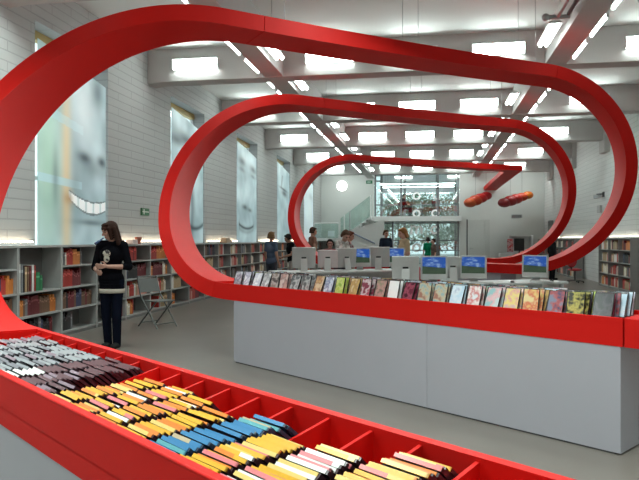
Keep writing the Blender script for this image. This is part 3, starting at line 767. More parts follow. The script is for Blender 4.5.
# white stringer wall of the lower flight
MB().hexa([(-4.66, 32.66, .0), (-2.3, 32.66, .0), (-2.3, 32.72, .0), (-4.66, 32.72, .0), (-4.66, 32.66, 1.75), (-2.3, 32.66, 2.55), (-2.3, 32.72, 2.55), (-4.66, 32.72, 1.75)]).build('stringer_wall', M['white_paint'], st, world=True)
MB().tube([(-4.1, 32.6, 1.95), (-2.75, 32.6, 1.32)], .035, 8).build('handrail', pm('blue grey rail', (.25, .28, .38), .3), st, world=True)
gp = MB().hexa([(-4.7, 33.82, 1.62), (-3.05, 33.82, 2.80), (-3.05, 33.84, 2.80), (-4.7, 33.84, 1.62), (-4.7, 33.82, 2.66), (-3.05, 33.82, 3.9), (-3.05, 33.84, 3.9), (-4.7, 33.84, 2.66)]).build('glass_panel', M['rail_glass'], st, world=True)
MB().tube([(-4.75, 33.83, 2.66), (-3.02, 33.83, 3.93)], .04, 8).build('handrail', M['white_paint'], gp, world=True)
for x, z0, z1 in ((-4.5, 1.6, 2.85), (-3.1, 2.6, 3.88), (-4.2, 1.9, 3.05)):
    MB().box(x-.03, 33.80, z0, x+.03, 33.86, z1).build('post', M['white_paint'] if x != -4.2 else M['metal'], st, world=True)
MB().box(-5.9, 32.69, 1.6, -4.66, 32.71, 2.35).build('glass_panel', M['rail_glass'], st, world=True)
MB().tube([(-5.9, 32.7, 2.37), (-4.66, 32.7, 2.37)], .035, 8).build('handrail', M['white_paint'], st, world=True)
MB().box(-5.2, 32.68, 1.68, -4.85, 32.685, 1.98).build('notice', pm('pale notice', (.62, .74, .74)), st, world=True)

# glazed gallery front above and entrance front below
def glazing(num, z0, z1, posts, rails, letters, lsize):
    f = MB()
    for x in posts: f.box(x-.045, YF+.02, z0, x+.045, YF+.12, z1)
    for z in rails: f.box(GX0, YF+.03, z-.03, GX1, YF+.11, z+.03)
    fo = struct('window_%d' % num, f, M['mullion'])
    MB().box(GX0, YF+.065, z0, GX1, YF+.075, z1).build('window_pane', M['glass'], fo)
    for (ch, x, z) in letters:
        cu = bpy.data.curves.new('letter', 'FONT'); cu.body = ch; cu.size = lsize; cu.extrude = .006; cu.offset = .012; cu.align_x = 'CENTER'; cu.align_y = 'CENTER'
        cu.materials.append(M['lettering'])
        o = bpy.data.objects.new('glass_lettering', cu); COL.objects.link(o); o.parent = fo; o.location = (x, YF+.05, z); o.rotation_euler = (PI/2, 0, 0)
M['lettering'] = pm('white foil lettering', (.95, .95, .95), .5)
glazing(7, 2.78, 5.12, (-2.95, -1.55, .42, 1.48), (5.06,), [('o', -.72, 3.95), ('u', .33, 3.95), ('o', -.72, 3.0), ('o', .28, 3.0)], .85)
glazing(8, 0, 2.5, (-2.95, -2.0, -.1+.52, 1.48), (2.42, 1.48, .95), [('m', -.72, 2.12), ('o', .25, 2.12), ('o', -.72, 1.15)], .95)
t = thing('door_frame', 'dark slim entrance door frame in the lower glazing', 'door', (1.0, YF+.2, 0)) if False else None
# gallery inside and the glazed outer wall behind it
ex = MB()
for x in (-5.9, -3.0, -1.55, .42, 1.55, 3.5, 5.9): ex.box(x-.07, 40.2, 0, x+.07, 40.35, ZC)
for z in (.05, 2.65, 3.7, 5.2): ex.box(XLW, 40.2, z-.04, XRW, 40.35, z+.04)
eo = struct('window_9', ex, M['mullion'])
MB().box(XLW, 40.27, 0, XRW, 40.28, ZC).build('window_pane', M['glass'], eo)
m = bpy.data.materials.new('thin blind cloth'); nt, b = nodes(m); tr = nt.nodes.new('ShaderNodeBsdfTranslucent'); tr.inputs[0].default_value = (.75, .75, .78, 1)
mx = nt.nodes.new('ShaderNodeMixShader'); mx.inputs[0].default_value = .6; b.inputs['Base Color'].default_value = (.7, .7, .72, 1)
nt.links.new(b.outputs[0], mx.inputs[1]); nt.links.new(tr.outputs[0], mx.inputs[2]); nt.links.new(mx.outputs[0], nt.nodes['Material Output'].inputs[0]); M['blind'] = m
for i, (y, lab) in enumerate(((36.6, 'long white fluorescent lamp across the gallery ceiling, nearer the glass'), (38.6, 'long white fluorescent lamp across the gallery ceiling, nearer the blinds'))):
    t = thing('gallery_lamp', lab, 'ceiling lamp', (-.7, y, 4.7), 0, 'gallery lamps')
    MB().box(-2.1, -.06, -.05, 2.1, .06, -.02).build('diffuser', M['tube'], t); MB().box(-2.12, -.08, -.02, 2.12, .08, .03).build('housing', M['white_paint'], t)
    for x in (-1.8, 1.8): MB().tube([(x, 0, .02), (x, 0, ZC-4.7)], .008, 6).build('hanger', M['metal'], t)
for i, (x0, x1) in enumerate(((-2.9, -1.62), (-1.45, .35), (.5, 1.5))):
    t = thing('roller_blind', 'white roller blind in the gallery window, %s from the stair' % ORD[i+1], 'blind', ((x0+x1)/2, 40.1, 4.1), 0, 'gallery blinds')
    MB().box(x0, 40.05, 4.45, x1, 40.07, 5.5).build('blind_cloth', M['blind'], t, world=True)
    MB().tube([(x0, 40.06, 4.45), (x1, 40.06, 4.45)], .02).build('hem_bar', M['alu'], t, world=True)
MB_ = MB().box(XLW-10, 41, -.12, XRW+10, 70, -.02); struct('ground', MB_, pm('outside paving', (.34, .34, .32), .9))
# trees outside
def tree(label, x, y, h, seed):
    rr = random.Random(seed); t = thing('tree', label, 'tree', (x, y, -.02), 0, 'trees outside the entrance')
    MB().tube([(0, 0, 0), (.05, 0, h*.3), (0, .05, h*.6), (.08, 0, h*.9)], [.12, .10, .07, .03], 8).build('trunk', pm('bark', (.10, .075, .055), .9), t)
    lf = MB()
    cl = [(rr.uniform(-1.3, 1.3), rr.uniform(-1, 1), h*rr.uniform(.28, 1.0)) for _ in range(22)]
    for (cx, cy, cz) in cl:
        for _ in range(110):
            p = Vector((cx+rr.gauss(0, .38), cy+rr.gauss(0, .38), cz+rr.gauss(0, .32))); a = Vector((rr.uniform(-1, 1), rr.uniform(-1, 1), rr.uniform(-1, 1))).normalized(); b2 = a.orthogonal().normalized()
            L = rr.uniform(.08, .16); lf.add([p-a*L, p+b2*L*.5, p+a*L, p-b2*L*.5], [(0, 1, 2, 3)])
    lf.build('foliage', pm('leaves %d' % seed, (.12, .17, .09), .6, var=.4, scale=3), t)
tree('leafy tree outside, seen through the lower glazing left of the letters', -2.2, 45, 4.4, 3)
tree('leafy tree outside, seen through the glass behind the seated people', .6, 46.5, 5.0, 5)
tree('leafy tree outside near the right end of the entrance glazing', 3.0, 45.5, 4.2, 8)

# door leaves, low white unit and vent right of the glazing
dd = struct('door_1', MB().box(1.98, YF-.04, 0, 2.85, YF, 2.58), pm('grey door', (.52, .54, .52), .5), bevel=.006)
MB().box(2.86, YF-.04, 0, 3.12, YF, 2.58).build('side_leaf', pm('grey door leaf', (.50, .52, .50), .5), dd)
MB().box(1.92, YF-.05, 0, 1.975, YF, 2.6).build('door_gap', M['metal_dark'], dd)
MB().bar((2.10, YF-.08, 1.05), (2.26, YF-.08, 1.05), .03, .03).box(2.09, YF-.09, 1.0, 2.12, YF-.03, 1.1).build('door_handle', M['metal'], dd)
t = thing('wall_vent', 'small dark vent grille high on the end wall below the orange lamps', 'vent', (4.5, YF, 2.75))
mb = MB().box(4.22, YF-.03, 2.66, 4.78, YF, 2.84)
mb.build('vent_frame', M['metal'], t, world=True)
mb = MB()
for k in range(5): mb.box(4.26, YF-.036, 2.685+.03*k, 4.74, YF-.03, 2.70+.03*k)
mb.build('vent_slats', M['metal_dark'], t, world=True)
t = thing('reception_unit', 'low white unit with open compartments in front of the end wall', 'cabinet', (4.5, 33.6, 0))
MB().box(3.5, 33.3, 0, 5.1, 33.35, .82).box(3.5, 33.3, .80, 5.1, 34.2, .84).box(3.5, 33.3, 0, 3.54, 34.2, .82).box(5.06, 33.3, 0, 5.1, 34.2, 1.75).box(4.2, 33.9, .84, 5.1, 34.2, .9).build('unit_body', M['white_paint'], t, world=True, bevel=.005)
MB().box(4.0, 34.1, .84, 5.06, 34.2, 1.72).box(4.0, 33.5, 1.68, 5.1, 34.2, 1.72).build('upper_rack', M['white_paint'], t, world=True)
t = thing('display_screen', 'black screen standing in the white unit by the end wall', 'screen', (4.62, 33.7, .84))
MB().box(4.20, 33.66, .95, 4.70, 33.70, 1.58).build('panel', M['black'], t, world=True, bevel=.01)
MB().box(4.38, 33.62, .84, 4.54, 33.76, .86).box(4.43, 33.67, .86, 4.49, 33.70, .96).build('foot', M['black'], t, world=True)
t = thing('poster_board', 'small red and pink poster standing beside the black screen', 'poster', (4.2, 33.6, .84))
MB().box(3.84, 33.5, .9, 4.14, 33.52, 1.55).build('poster_sheet', cover_mat('red pink poster', (.5, .05, .06), (.6, .4, .4), (.3, .03, .05), 4, 6), t, world=True)
MB().box(3.84, 33.48, .84, 4.14, 33.56, .90).build('poster_foot', M['alu'], t, world=True)
# hanging lamp clusters near the end wall
def caterpillar(label, pts, cols):
    p = Vector(pts[0]); t = thing('lamp_cluster', label, 'hanging lamp', p, 0, 'round hanging lamps by the end wall')
    for (q, rr, c) in zip(pts, [.30, .33, .31, .27, .25], cols):
        nm = 'lamp_shade'; m_ = pm('shade', c, .35, var=.2, scale=5)
        mb = MB(); mb.ball(q, (rr*1.12, rr, rr*.80), 20, 12)
        mb.build(nm, m_, t, world=True)
    MB().tube([(pts[1][0], pts[1][1], pts[1][2]), (pts[1][0], pts[1][1], ZC)], .006, 6).build('wire', M['metal_dark'], t, world=True)
    MB().tube([(pts[3][0], pts[3][1], pts[3][2]), (pts[3][0], pts[3][1], ZC)], .006, 6).build('wire', M['metal_dark'], t, world=True)
caterpillar('cluster of red and orange round lamps hanging left, nearer the gallery', [(2.02+.27*i, 33.4+.12*i, 3.40+.12*i) for i in range(4)], [(.50, .07, .01), (.52, .045, .01), (.46, .012, .01), (.36, .008, .012)])
caterpillar('cluster of dark red to orange round lamps hanging right, nearer the corner', [(3.70+.30*i, 33.4+.12*i, 3.38+.10*i) for i in range(5)], [(.20, .008, .012), (.30, .010, .012), (.40, .016, .012), (.50, .045, .01), (.62, .15, .01)])

# ------------------------------------------------------------------ computer tables
def table(label, p, d, L, W, h, name='computer_table', x0=-.3):
    a = math.atan2(d[1], d[0]); t = thing(name, label, 'table', (p[0], p[1], 0), a, 'computer tables')
    MB().box(x0, -W/2, h-.035, L, W/2, h).build('table_top', M['white_paint'], t, bevel=.004)
    for x in (x0+.1, L/2, L-.1):
        for yy in (-W/2+.08, W/2-.08): MB().box(x-.03, yy-.03, 0, x+.03, yy+.03, h-.03).build('leg', M['alu'], t)
    MB().box(x0+.1, W/2-.12, h-.35, L-.1, W/2-.10, h-.035).build('modesty_panel', M['white_paint'], t)
    return t
TF, DF = (-.9, 11.05), (.894, .447); TB, DB = (-3.6, 12.6), (.85, .527)
table('white computer table just behind the film cases', TF, DF, 3.6, .8, .74)
table('white high computer table farther back, in front of the standing people', TB, DB, 4.1, .8, .85, x0=.5)
def hillpic(name):
    m_ = bpy.data.materials.new(name); nt, b = nodes(m_)
    tc = nt.nodes.new('ShaderNodeTexCoord'); sp = nt.nodes.new('ShaderNodeSeparateXYZ'); nt.links.new(tc.outputs['Generated'], sp.inputs[0])
    n = nt.nodes.new('ShaderNodeTexNoise'); n.inputs['Scale'].default_value = 5; n.inputs['Detail'].default_value = 4; nt.links.new(tc.outputs['Generated'], n.inputs['Vector'])
    sky = nt.nodes.new('ShaderNodeValToRGB'); e = sky.color_ramp.elements; e[0].position = .52; e[0].color = (.01, .08, .38, 1); e[1].position = .72; e[1].color = (.35, .50, .70, 1)
    nt.links.new(n.outputs['Fac'], sky.inputs[0])
    hill = nt.nodes.new('ShaderNodeMix'); hill.data_type = 'RGBA'; hill.inputs[6].default_value = (.015, .035, .02, 1); hill.inputs[7].default_value = (.05, .085, .045, 1); nt.links.new(n.outputs['Fac'], hill.inputs[0])
    w = nt.nodes.new('ShaderNodeMath'); w.operation = 'MULTIPLY_ADD'; w.inputs[1].default_value = .10; w.inputs[2].default_value = 0; nt.links.new(sp.outputs[0], w.inputs[0])
    ad = nt.nodes.new('ShaderNodeMath'); ad.operation = 'ADD'; nt.links.new(w.outputs[0], ad.inputs[0]); nt.links.new(sp.outputs[2], ad.inputs[1])
    gt = nt.nodes.new('ShaderNodeMath'); gt.operation = 'GREATER_THAN'; gt.inputs[1].default_value = .46; nt.links.new(ad.outputs[0], gt.inputs[0])
    mx = nt.nodes.new('ShaderNodeMix'); mx.data_type = 'RGBA'; nt.links.new(gt.outputs[0], mx.inputs[0]); nt.links.new(hill.outputs[2], mx.inputs[6]); nt.links.new(sky.outputs[0], mx.inputs[7])
    nt.links.new(mx.outputs[2], b.inputs['Emission Color']); b.inputs['Emission Strength'].default_value = .42; b.inputs['Base Color'].default_value = (.02, .02, .02, 1); b.inputs['Roughness'].default_value = .15
    return m_
M['screen'] = hillpic('lit screen with blue sky and green hill'); M['silver'] = pm('silver computer shell', (.50, .50, .49), .4, metal=.15); M['silver_pink'] = pm('pale pinkish computer shell', (.66, .57, .57), .45)
def monitor(label, x, y, z, rz, shell='silver', big=1.):
    """all-in-one computer; its screen looks along -Y before turning"""
    t = thing('computer_monitor', label, 'monitor', (x, y, z), rz, 'computers on the white tables'); k = big
    T = Matrix.Translation((0, 0, .06)) @ Matrix.Rotation(-math.radians(7), 4, 'X')
    sh_ = MB().box(-.235*k, -.025, 0, .235*k, .035, .42*k, 0, T).build('shell', M[shell], t, bevel=.012)
    MB().box(-.205*k, -.0285, .095*k, .205*k, -.025, .395*k, 0, T).build('screen', M['screen'], sh_)
    MB().hexa([(-.09, .03, .0), (.09, .03, .0), (.09, .16, .0), (-.09, .16, .0), (-.07, .03, .02), (.07, .03, .02), (.07, .15, .012), (-.07, .15, .012)]).bar((0, .15, .01), (0, .06, .26), .14, .012).build('stand', M['silver'], t, bevel=.003)
    MB().box(-.05, .036, .20, .05, .038, .24, 0, T).build('cable_port', M['black'], sh_)
    return t
fa = math.atan2(DF[1], DF[0])
def toward(x, y, tw=0.): return math.atan2(-x, y)*.75+math.radians(tw)       # roughly facing the viewer
monitor('monitor with a lit blue and green screen in the middle of the nearer table', .07, 11.53, .74, toward(.07, 11.53, 4))
monitor('lit blue and green monitor on the nearer table, just left of the red stub', .77, 11.88, .74, toward(.77, 11.88, -6))
monitor('lit monitor at the right end of the nearer table, in front of the nearest ring', 1.93, 12.47, .74, toward(1.93, 12.47, -12))
monitor('silver monitor seen from behind, left end of the nearer table', -.42, 11.28, .74, toward(-.4, 11.3)+PI)
monitor('silver monitor turned away between the two lit screens of the nearer table', .40, 11.98, .74, toward(.4, 11.98)+PI+.2, big=.95)
zb = .85
monitor('silver monitor back at the left end of the far table', -2.62, 13.22, zb, toward(-2.7, 13.1)+PI+.1, big=1.05)
monitor('pale pinkish monitor back in front of the dark-haired head', -2.15, 13.5, zb, toward(-2.1, 13.5)+PI, 'silver_pink', .9)
monitor('narrow-looking silver monitor back left of the far lit screen', -1.80, 13.72, zb, toward(-1.8, 13.7)+PI+.5)
monitor('left of two lit blue screens on the far table', -1.50, 13.90, zb, toward(-1.5, 13.9, 4), big=1.0)
monitor('silver monitor back between the two far lit screens', -1.12, 14.14, zb, toward(-1.1, 14.1)+PI, big=1.05)
monitor('right of two lit blue screens on the far table', -.78, 14.35, zb, toward(-.8, 14.3, -4), big=1.0)
# keyboards and paper on the nearer table
for i, (x, y, lab) in enumerate(((.16, 11.22, 'white keyboard in front of the middle lit screen'), (.90, 11.58, 'white keyboard in front of the screen left of the red stub'), (1.98, 12.1, 'white keyboard in front of the screen at the table end'))):
    t = thing('keyboard', lab, 'keyboard', (x, y, .74), toward(x, y)+.05, 'keyboards')
    kbd = MB().box(-.2, -.06, 0, .2, .06, .018).build('keyboard_body', pm('white plastic %d' % i, (.66, .66, .66), .4), t, bevel=.004)
    kb = MB()
    for a in range(12):
        for c in range(4): kb.box(-.19+a*.032, -.052+c*.026, .018, -.163+a*.032, -.030+c*.026, .023)
    kb.build('keys', M['silver'], kbd)
for i, (x, y, lab) in enumerate(((1.45, 11.85, 'black mouse on the nearer table near its right half'), (2.2, 12.3, 'black mouse at the right end of the nearer table'))):
    t = thing('mouse', lab, 'mouse', (x, y, .74), .3, 'computer mice'); MB().ball((0, 0, .012), (.032, .055, .022)).build('mouse_body', M['black'], t); MB().box(-.003, -.045, .028, .003, -.02, .036).build('wheel', M['metal'], t)
# red chairs behind the tables
def red_chair(label, x, y, rz):
    t = thing('swivel_chair', label, 'chair', (x, y, 0), rz, 'red chairs')
    rm = pm('red upholstery', (.50, .03, .04), .7)
    MB().ball((0, 0, .46), (.24, .23, .05), 16, 8).build('seat', rm, t); MB().ball((0, .22, .80), (.21, .05, .26), 16, 10).build('backrest', rm, t)
    MB().bar((0, .2, .44), (0, .24, .62), .05, .02).tube([(0, 0, .08), (0, 0, .44)], .03).build('column', M['metal_dark'], t)
    mb = MB()
    for k in range(5):
        a = 2*PI*k/5; mb.bar((0, 0, .09), (.28*math.cos(a), .28*math.sin(a), .06), .05, .03)
    fs_ = mb.build('foot_star', M['black'], t)
    for k in range(5):
        a = 2*PI*k/5; MB().ball((.28*math.cos(a), .28*math.sin(a), .03), .03, 8, 6).build('caster', M['black'], fs_)
red_chair('red swivel chair against the right wall left of the tall bookcase', 5.0, 23.6, 2.4)
red_chair('red swivel chair behind the far table, between two lit screens', -1.35, 15.1, .3)
red_chair('red swivel chair behind the nearer table, left of the middle lit screen', -.30, 12.3, .2)
red_chair('red swivel chair half hidden behind the middle lit screen', .35, 13.4, 1.2)

# folding chair by the bookcase
t = thing('folding_chair', 'grey metal folding chair standing open in front of the bookcase', 'chair', (-4.65, 10.45, 0), math.radians(62))
gm = pm('grey tubular steel', (.16, .17, .165), .35, metal=.7)
for s in (-1, 1):
    MB().tube([(s*.21, -.26, 0), (s*.21, .20, .55), (s*.20, .30, .86)], .013, 8).build('leg', gm, t)
    MB().tube([(s*.18, .30, 0), (s*.18, -.20, .46)], .013, 8).build('leg', gm, t)
MB().tube([(-.20, .30, .86), (.20, .30, .86)], .013, 8).build('top_rail', gm, t)
MB().box(-.19, -.24, .445, .19, .14, .462).build('seat', pm('grey seat plate', (.15, .16, .155), .45), t, bevel=.006)
T = Matrix.Translation((0, .235, .66)) @ Matrix.Rotation(-math.radians(17), 4, 'X')
MB().box(-.195, -.008, -.07, .195, .008, .17, 0, T).build('backrest', pm('grey back plate', (.15, .16, .155), .45), t, bevel=.005)
MB().tube([(-.18, .22, .075), (.18, .22, .075)], .010, 8).tube([(-.21, -.2, .07), (.21, -.2, .07)], .010, 8).build('stretcher', gm, t)

# ------------------------------------------------------------------ people
def remesh_from(mb, voxel, smooth=4):
    me = mb.mesh('tmp', []); o = bpy.data.objects.new('tmp', me); COL.objects.link(o)
    r_ = o.modifiers.new('r', 'REMESH'); r_.mode = 'VOXEL'; r_.voxel_size = voxel
    s_ = o.modifiers.new('s', 'SMOOTH'); s_.factor = .5; s_.iterations = smooth
    dg = bpy.context.evaluated_depsgraph_get(); dg.update()
    out = bpy.data.meshes.new_from_object(o.evaluated_get(dg))
    bpy.data.objects.remove(o); bpy.data.meshes.remove(me)
    out.polygons.foreach_set('use_smooth', [True]*len(out.polygons))
    return out
def cap(mb, p, q, r0, r1, n=None, sq=None):
    p, q = Vector(p), Vector(q); n = n or max(3, int((q-p).length/max(.012, min(r0, r1)*.55)))
    for i in range(n+1):
        t = i/n; r_ = r0+(r1-r0)*t
        mb.ball(p.lerp(q, t), (r_*(sq[0] if sq else 1), r_*(sq[1] if sq else 1), r_), 10, 7)
SKIN = pm('skin', (.50, .27, .19), .5, var=.06); SKIN2 = pm('fair skin', (.58, .34, .26), .5, var=.06); LIP = pm('lips', (.40, .12, .11), .4); EYE = pm('dark eye', (.02, .015, .012), .2)
def person(label, loc, rz, H=1.7, pose=None, top=None, trousers=None, hairc=(.03, .018, .012), hair_len=.05, shoe=(.02, .02, .02), sleeve=.55, skin=None, voxel=.012, hem=None, extra=None, hair_wide=1., vox_cloth=None):
    k = H/1.70; P = {
        'pel': (0, 0, .93), 'chest': (0, .0, 1.24), 'neck': (0, .012, 1.43), 'head': (0, -.012, 1.572),
        'shoL': (.162, .01, 1.375), 'elbL': (.205, .03, 1.10), 'wriL': (.215, -.05, .87), 'shoR': (-.162, .01, 1.375), 'elbR': (-.205, .03, 1.10), 'wriR': (-.215, -.05, .87),
        'hipL': (.085, 0, .90), 'kneL': (.095, -.015, .49), 'ankL': (.10, .02, .085), 'hipR': (-.085, 0, .90), 'kneR': (-.095, -.015, .49), 'ankR': (-.10, .02, .085), 'yaw': 0, 'pitch': 0}
    P.update(pose or {}); V = {a: (Vector(b_)*k if isinstance(b_, (tuple, Vector)) else b_) for a, b_ in P.items()}
    root = thing('person', label, 'person', loc, rz)
    skin = skin or SKIN
    HM = Matrix.Translation(V['head']) @ Matrix.Rotation(math.radians(V['yaw']), 4, 'Z') @ Matrix.Rotation(math.radians(V['pitch']), 4, 'X') @ Matrix.Scale(k, 4)
    mb = MB()
    def hb(c, r_, n=(14, 10)): mb.ball(HM @ Vector(c), [q*k for q in r_], n[0], n[1], 0, HM.to_3x3().normalized().to_4x4())
    hb((0, .012, .02), (.073, .092, .098)); hb((0, -.025, -.045), (.056, .062, .062)); hb((0, -.045, -.085), (.030, .030, .022))
    hb((0, -.055, .03), (.058, .035, .045)); hb((0, -.088, .035), (.05, .012, .012), (8, 6))
    for q in range(4): hb((0, -.088-.007*q, .012-.012*q), (.010+.002*q, .012, .012), (8, 6))
    for s in (-1, 1):
        hb((s*.012, -.103, -.028), (.010, .010, .008), (8, 6)); hb((s*.075, .015, -.005), (.010, .020, .030), (8, 6)); hb((s*.03, -.072, .008), (.013, .012, .009), (8, 6)); hb((s*.038, -.06, -.025), (.022, .022, .02), (8, 6))
    hb((0, -.083, -.058), (.022, .012, .007), (8, 6)); hb((0, -.081, -.070), (.019, .012, .007), (8, 6))
    cap(mb, V['neck']-Vector((0, 0, .06*k)), HM @ Vector((0, .02, -.05)), .052*k, .050*k)
    def torso(m2, g=0.):
        up = (V['chest']-V['pel'])
        m2.ball(V['pel'], (.152*k+g, .108*k+g, .115*k+g), 16, 10); m2.ball(V['pel'].lerp(V['chest'], .45), (.128*k+g, .095*k+g, .14*k+g), 16, 10)
        m2.ball(V['chest'], (.150*k+g, .108*k+g, .15*k+g), 16, 10)
        cap(m2, V['shoL'].lerp(V['shoR'], .08), V['shoR'].lerp(V['shoL'], .08), .058*k+g, .058*k+g)
        cap(m2, V['chest'], V['neck']-Vector((0, 0, .05*k)), .10*k+g, .062*k+g)
    torso(mb)
    for s in 'LR':
        cap(mb, V['sho'+s], V['elb'+s], .047*k, .039*k); cap(mb, V['elb'+s], V['wri'+s], .039*k, .026*k)
        d = (V['wri'+s]-V['elb'+s]).normalized(); inward = Vector((-1 if s == 'L' else 1, -.35, -.1)); pn = (inward-d*inward.dot(d)).normalized(); sd = d.cross(pn); 
        fwd = sd if sd.y < 0 or abs(sd.y) < .2 else -sd
        if 'thumb'+s in P: fwd = (Vector(P['thumb'+s])-d*Vector(P['thumb'+s]).dot(d)).normalized(); pn = d.cross(fwd)*(1 if d.cross(fwd).dot(inward) > 0 else -1)
        w = V['wri'+s]
        for u in (-.026, -.009, .009, .026): cap(mb, w+d*.015*k, w+d*.082*k+fwd*u*k, .017*k, .0135*k, 5)
        for u, L in ((-.028, .058), (-.0095, .072), (.0095, .078), (.028, .068)):
            a = w+d*.085*k+fwd*u*k; b_ = a+(d*.9+pn*.35+fwd*u*1.5).normalized()*L*.52*k; c = b_+(d*.6+pn*.8).normalized()*L*.48*k
            cap(mb, a, b_, .0092*k, .0085*k, 5); cap(mb, b_, c, .0085*k, .0072*k, 4)
        a = w+d*.025*k+fwd*.024*k; b_ = a+(d*.6+fwd*.8+pn*.2).normalized()*.042*k; c = b_+(d*.9+pn*.35).normalized()*.030*k
        cap(mb, a, b_, .0125*k, .0105*k, 5); cap(mb, b_, c, .0100*k, .0085*k, 4)
        cap(mb, V['hip'+s], V['kne'+s], .078*k, .055*k); cap(mb, V['kne'+s], V['ank'+s], .054*k, .036*k)
        cap(mb, V['ank'+s]-Vector((0, 0, .03*k)), V['ank'+s]+Vector((0, -.12, -.045))*k, .034*k, .028*k)
    me = remesh_from(mb, voxel); me.name = 'body'
    for m_ in (skin, LIP, EYE): me.materials.append(m_)
    inv = HM.inverted()
    for p in me.polygons:
        c = inv @ p.center
        if c.y < -.055 and abs(c.x) < .06:
            if abs(abs(c.x)-.030) < .013 and abs(c.z-.008) < .008: p.material_index = 2
            elif abs(abs(c.x)-.030) < .018 and abs(c.z-.030) < .005: p.material_index = 2
            elif abs(c.x) < .022 and abs(c.z+.064) < .011: p.material_index = 1
    link('body', me, root)
    vc = vox_cloth or voxel*1.2
    if top:
        m2 = MB(); torso(m2, .016*k)
        hz = hem if hem is not None else .90
        low = V['pel']+Vector((0, 0, (hz-.93)*k))
        for q_ in (0, .35, .7, 1): m2.ball(V['pel'].lerp(low, q_), (.172*k, .128*k, .05*k), 16, 8)
        for s in 'LR':
            cap(m2, V['sho'+s], V['elb'+s] if sleeve >= .5 else V['sho'+s].lerp(V['elb'+s], sleeve*2), .060*k, .052*k)
            if sleeve > .5: cap(m2, V['elb'+s], V['elb'+s].lerp(V['wri'+s], (sleeve-.5)*2), .052*k, .042*k)
        tm = remesh_from(m2, vc); tm.materials.append(top if not isinstance(top, tuple) else pm('cloth', top, .95, var=.12, scale=30, spec=.08)); link('top', tm, root)
    if trousers:
        m2 = MB(); m2.ball(V['pel']-Vector((0, 0, .02*k)), (.158*k, .116*k, .12*k), 16, 10)
        for s in 'LR':
            cap(m2, V['hip'+s], V['kne'+s], .090*k, .070*k); cap(m2, V['kne'+s], V['ank'+s]-Vector((0, 0, .02*k)), .069*k, .056*k)
        tm = remesh_from(m2, vc); tm.materials.append(pm('trouser cloth', trousers, .95, var=.15, scale=12, spec=.08)); link('trousers', tm, root)
    for s in 'LR':
        m2 = MB(); cap(m2, V['ank'+s]+Vector((0, .02, -.045))*k, V['ank'+s]+Vector((0, -.145, -.048))*k, .050*k, .042*k, 6); 
        me2 = remesh_from(m2, .012, 2); me2.materials.append(pm('shoe leather', shoe, .8, spec=.1)); link('shoe', me2, root)
    m2 = MB()
    def hh(c, r_): m2.ball(HM @ Vector(c), [q*k for q in r_], 14, 10, 0, HM.to_3x3().normalized().to_4x4())
    hh((0, .030, .045), (.085*hair_wide, .092, .092)); hh((0, -.030, .098), (.066*hair_wide, .058, .028))
    n = max(1, int(hair_len/.03))
    for i in range(n+1):
        z = .03-hair_len*i/n
        for (x, yy) in ((-.075, .03), (.075, .03), (-.06, .07), (.06, .07), (0, .085), (-.03, .08), (.03, .08)):
            hh((x*hair_wide*(1+.12*i/n), yy, z), (.026, .030, .035))
    if extra == 'fringe':
        for x in (-.05, -.025, 0, .025, .05): hh((x, -.080+abs(x)*.3, .055), (.020, .022, .03))
        for s in (-1, 1):
            for i in range(5): hh((s*.078, -.03, .045-.032*i), (.020, .028, .03))
    hm_ = remesh_from(m2, voxel, 2); hm_.materials.append(pm('hair', hairc, .7, var=.35, scale=40, spec=.15)); link('hair', hm_, root)
    return root, V, HM

# the woman in black
wx, wy = -4.36, 8.28
wr = -math.radians(-27) - math.radians(28)
root, V, HM = person('woman with brown hair in black sweater and jeans standing by the bookcase, arm across waist', (wx, wy, 0), math.radians(5), 1.76,
    pose={'yaw': -48, 'pitch': 16, 'head': (-.015, -.03, 1.565), 'elbL': (.245, -.02, 1.09), 'wriL': (.02, -.19, 1.10), 'elbR': (-.235, .0, 1.08), 'wriR': (-.13, -.17, 1.04), 'thumbL': (0, -.3, 1), 'thumbR': (0, -.3, 1),
          'kneL': (.075, -.02, .49), 'ankL': (.07, .0, .085), 'kneR': (-.08, .0, .49), 'ankR': (-.065, .03, .085)},
    top=(.003, .003, .005), trousers=(.005, .007, .016), hairc=(.030, .012, .008), hair_len=.20, sleeve=.62, voxel=.0075, vox_cloth=.010, hem=.815, extra='fringe', hair_wide=1.28, skin=pm('woman skin', (.46, .25, .19), .5))
mb = MB(); k = 1.76/1.7
mb.lathe((0, -.0, .742*k), [(.150, 0), (.178, .0), (.182, .055), (.150, .058)], 28)
sh = mb.build('shirt_hem', pm('cream shirt', (.52, .47, .40), .85), root); sh.scale = (1, .76, 1)
sh['label'] = 'cream shirt hem below the sweater'
mb = MB()
for (x, z, w, h) in ((0, 1.27, .055, .05), (0, 1.20, .042, .05)): mb.ball((x-.02, -.132, z*k), (w, .012, h), 14, 8)
o = mb.build('chest_print', cover_mat('pale chest print', (.50, .46, .38), (.60, .56, .48), (.06, .05, .05), 2, 22), root)
# blue stick at her mouth
mp = HM @ Vector((0, -.105, -.062)); ml = HM @ Vector((.02, -.24, -.105))
t = thing('blue_stick', 'small blue stick-like thing held at the mouth of the woman in black', 'stick', (wx, wy, 0), math.radians(5))
MB().tube([mp, mp.lerp(ml, .6)], .010, 8).build('stick_shaft', pm('blue plastic', (.03, .09, .22), .35), t)
MB().tube([mp.lerp(ml, .55), ml], .018, 8).build('stick_head', pm('dark blue plastic', (.02, .05, .14), .35), t)

def vpos(px, d, H=None):
    a = math.atan(110.5/640); r_ = (px-319.5)/640*d; return (-math.sin(a)*d+math.cos(a)*r_, math.cos(a)*d+math.sin(a)*r_, 0)
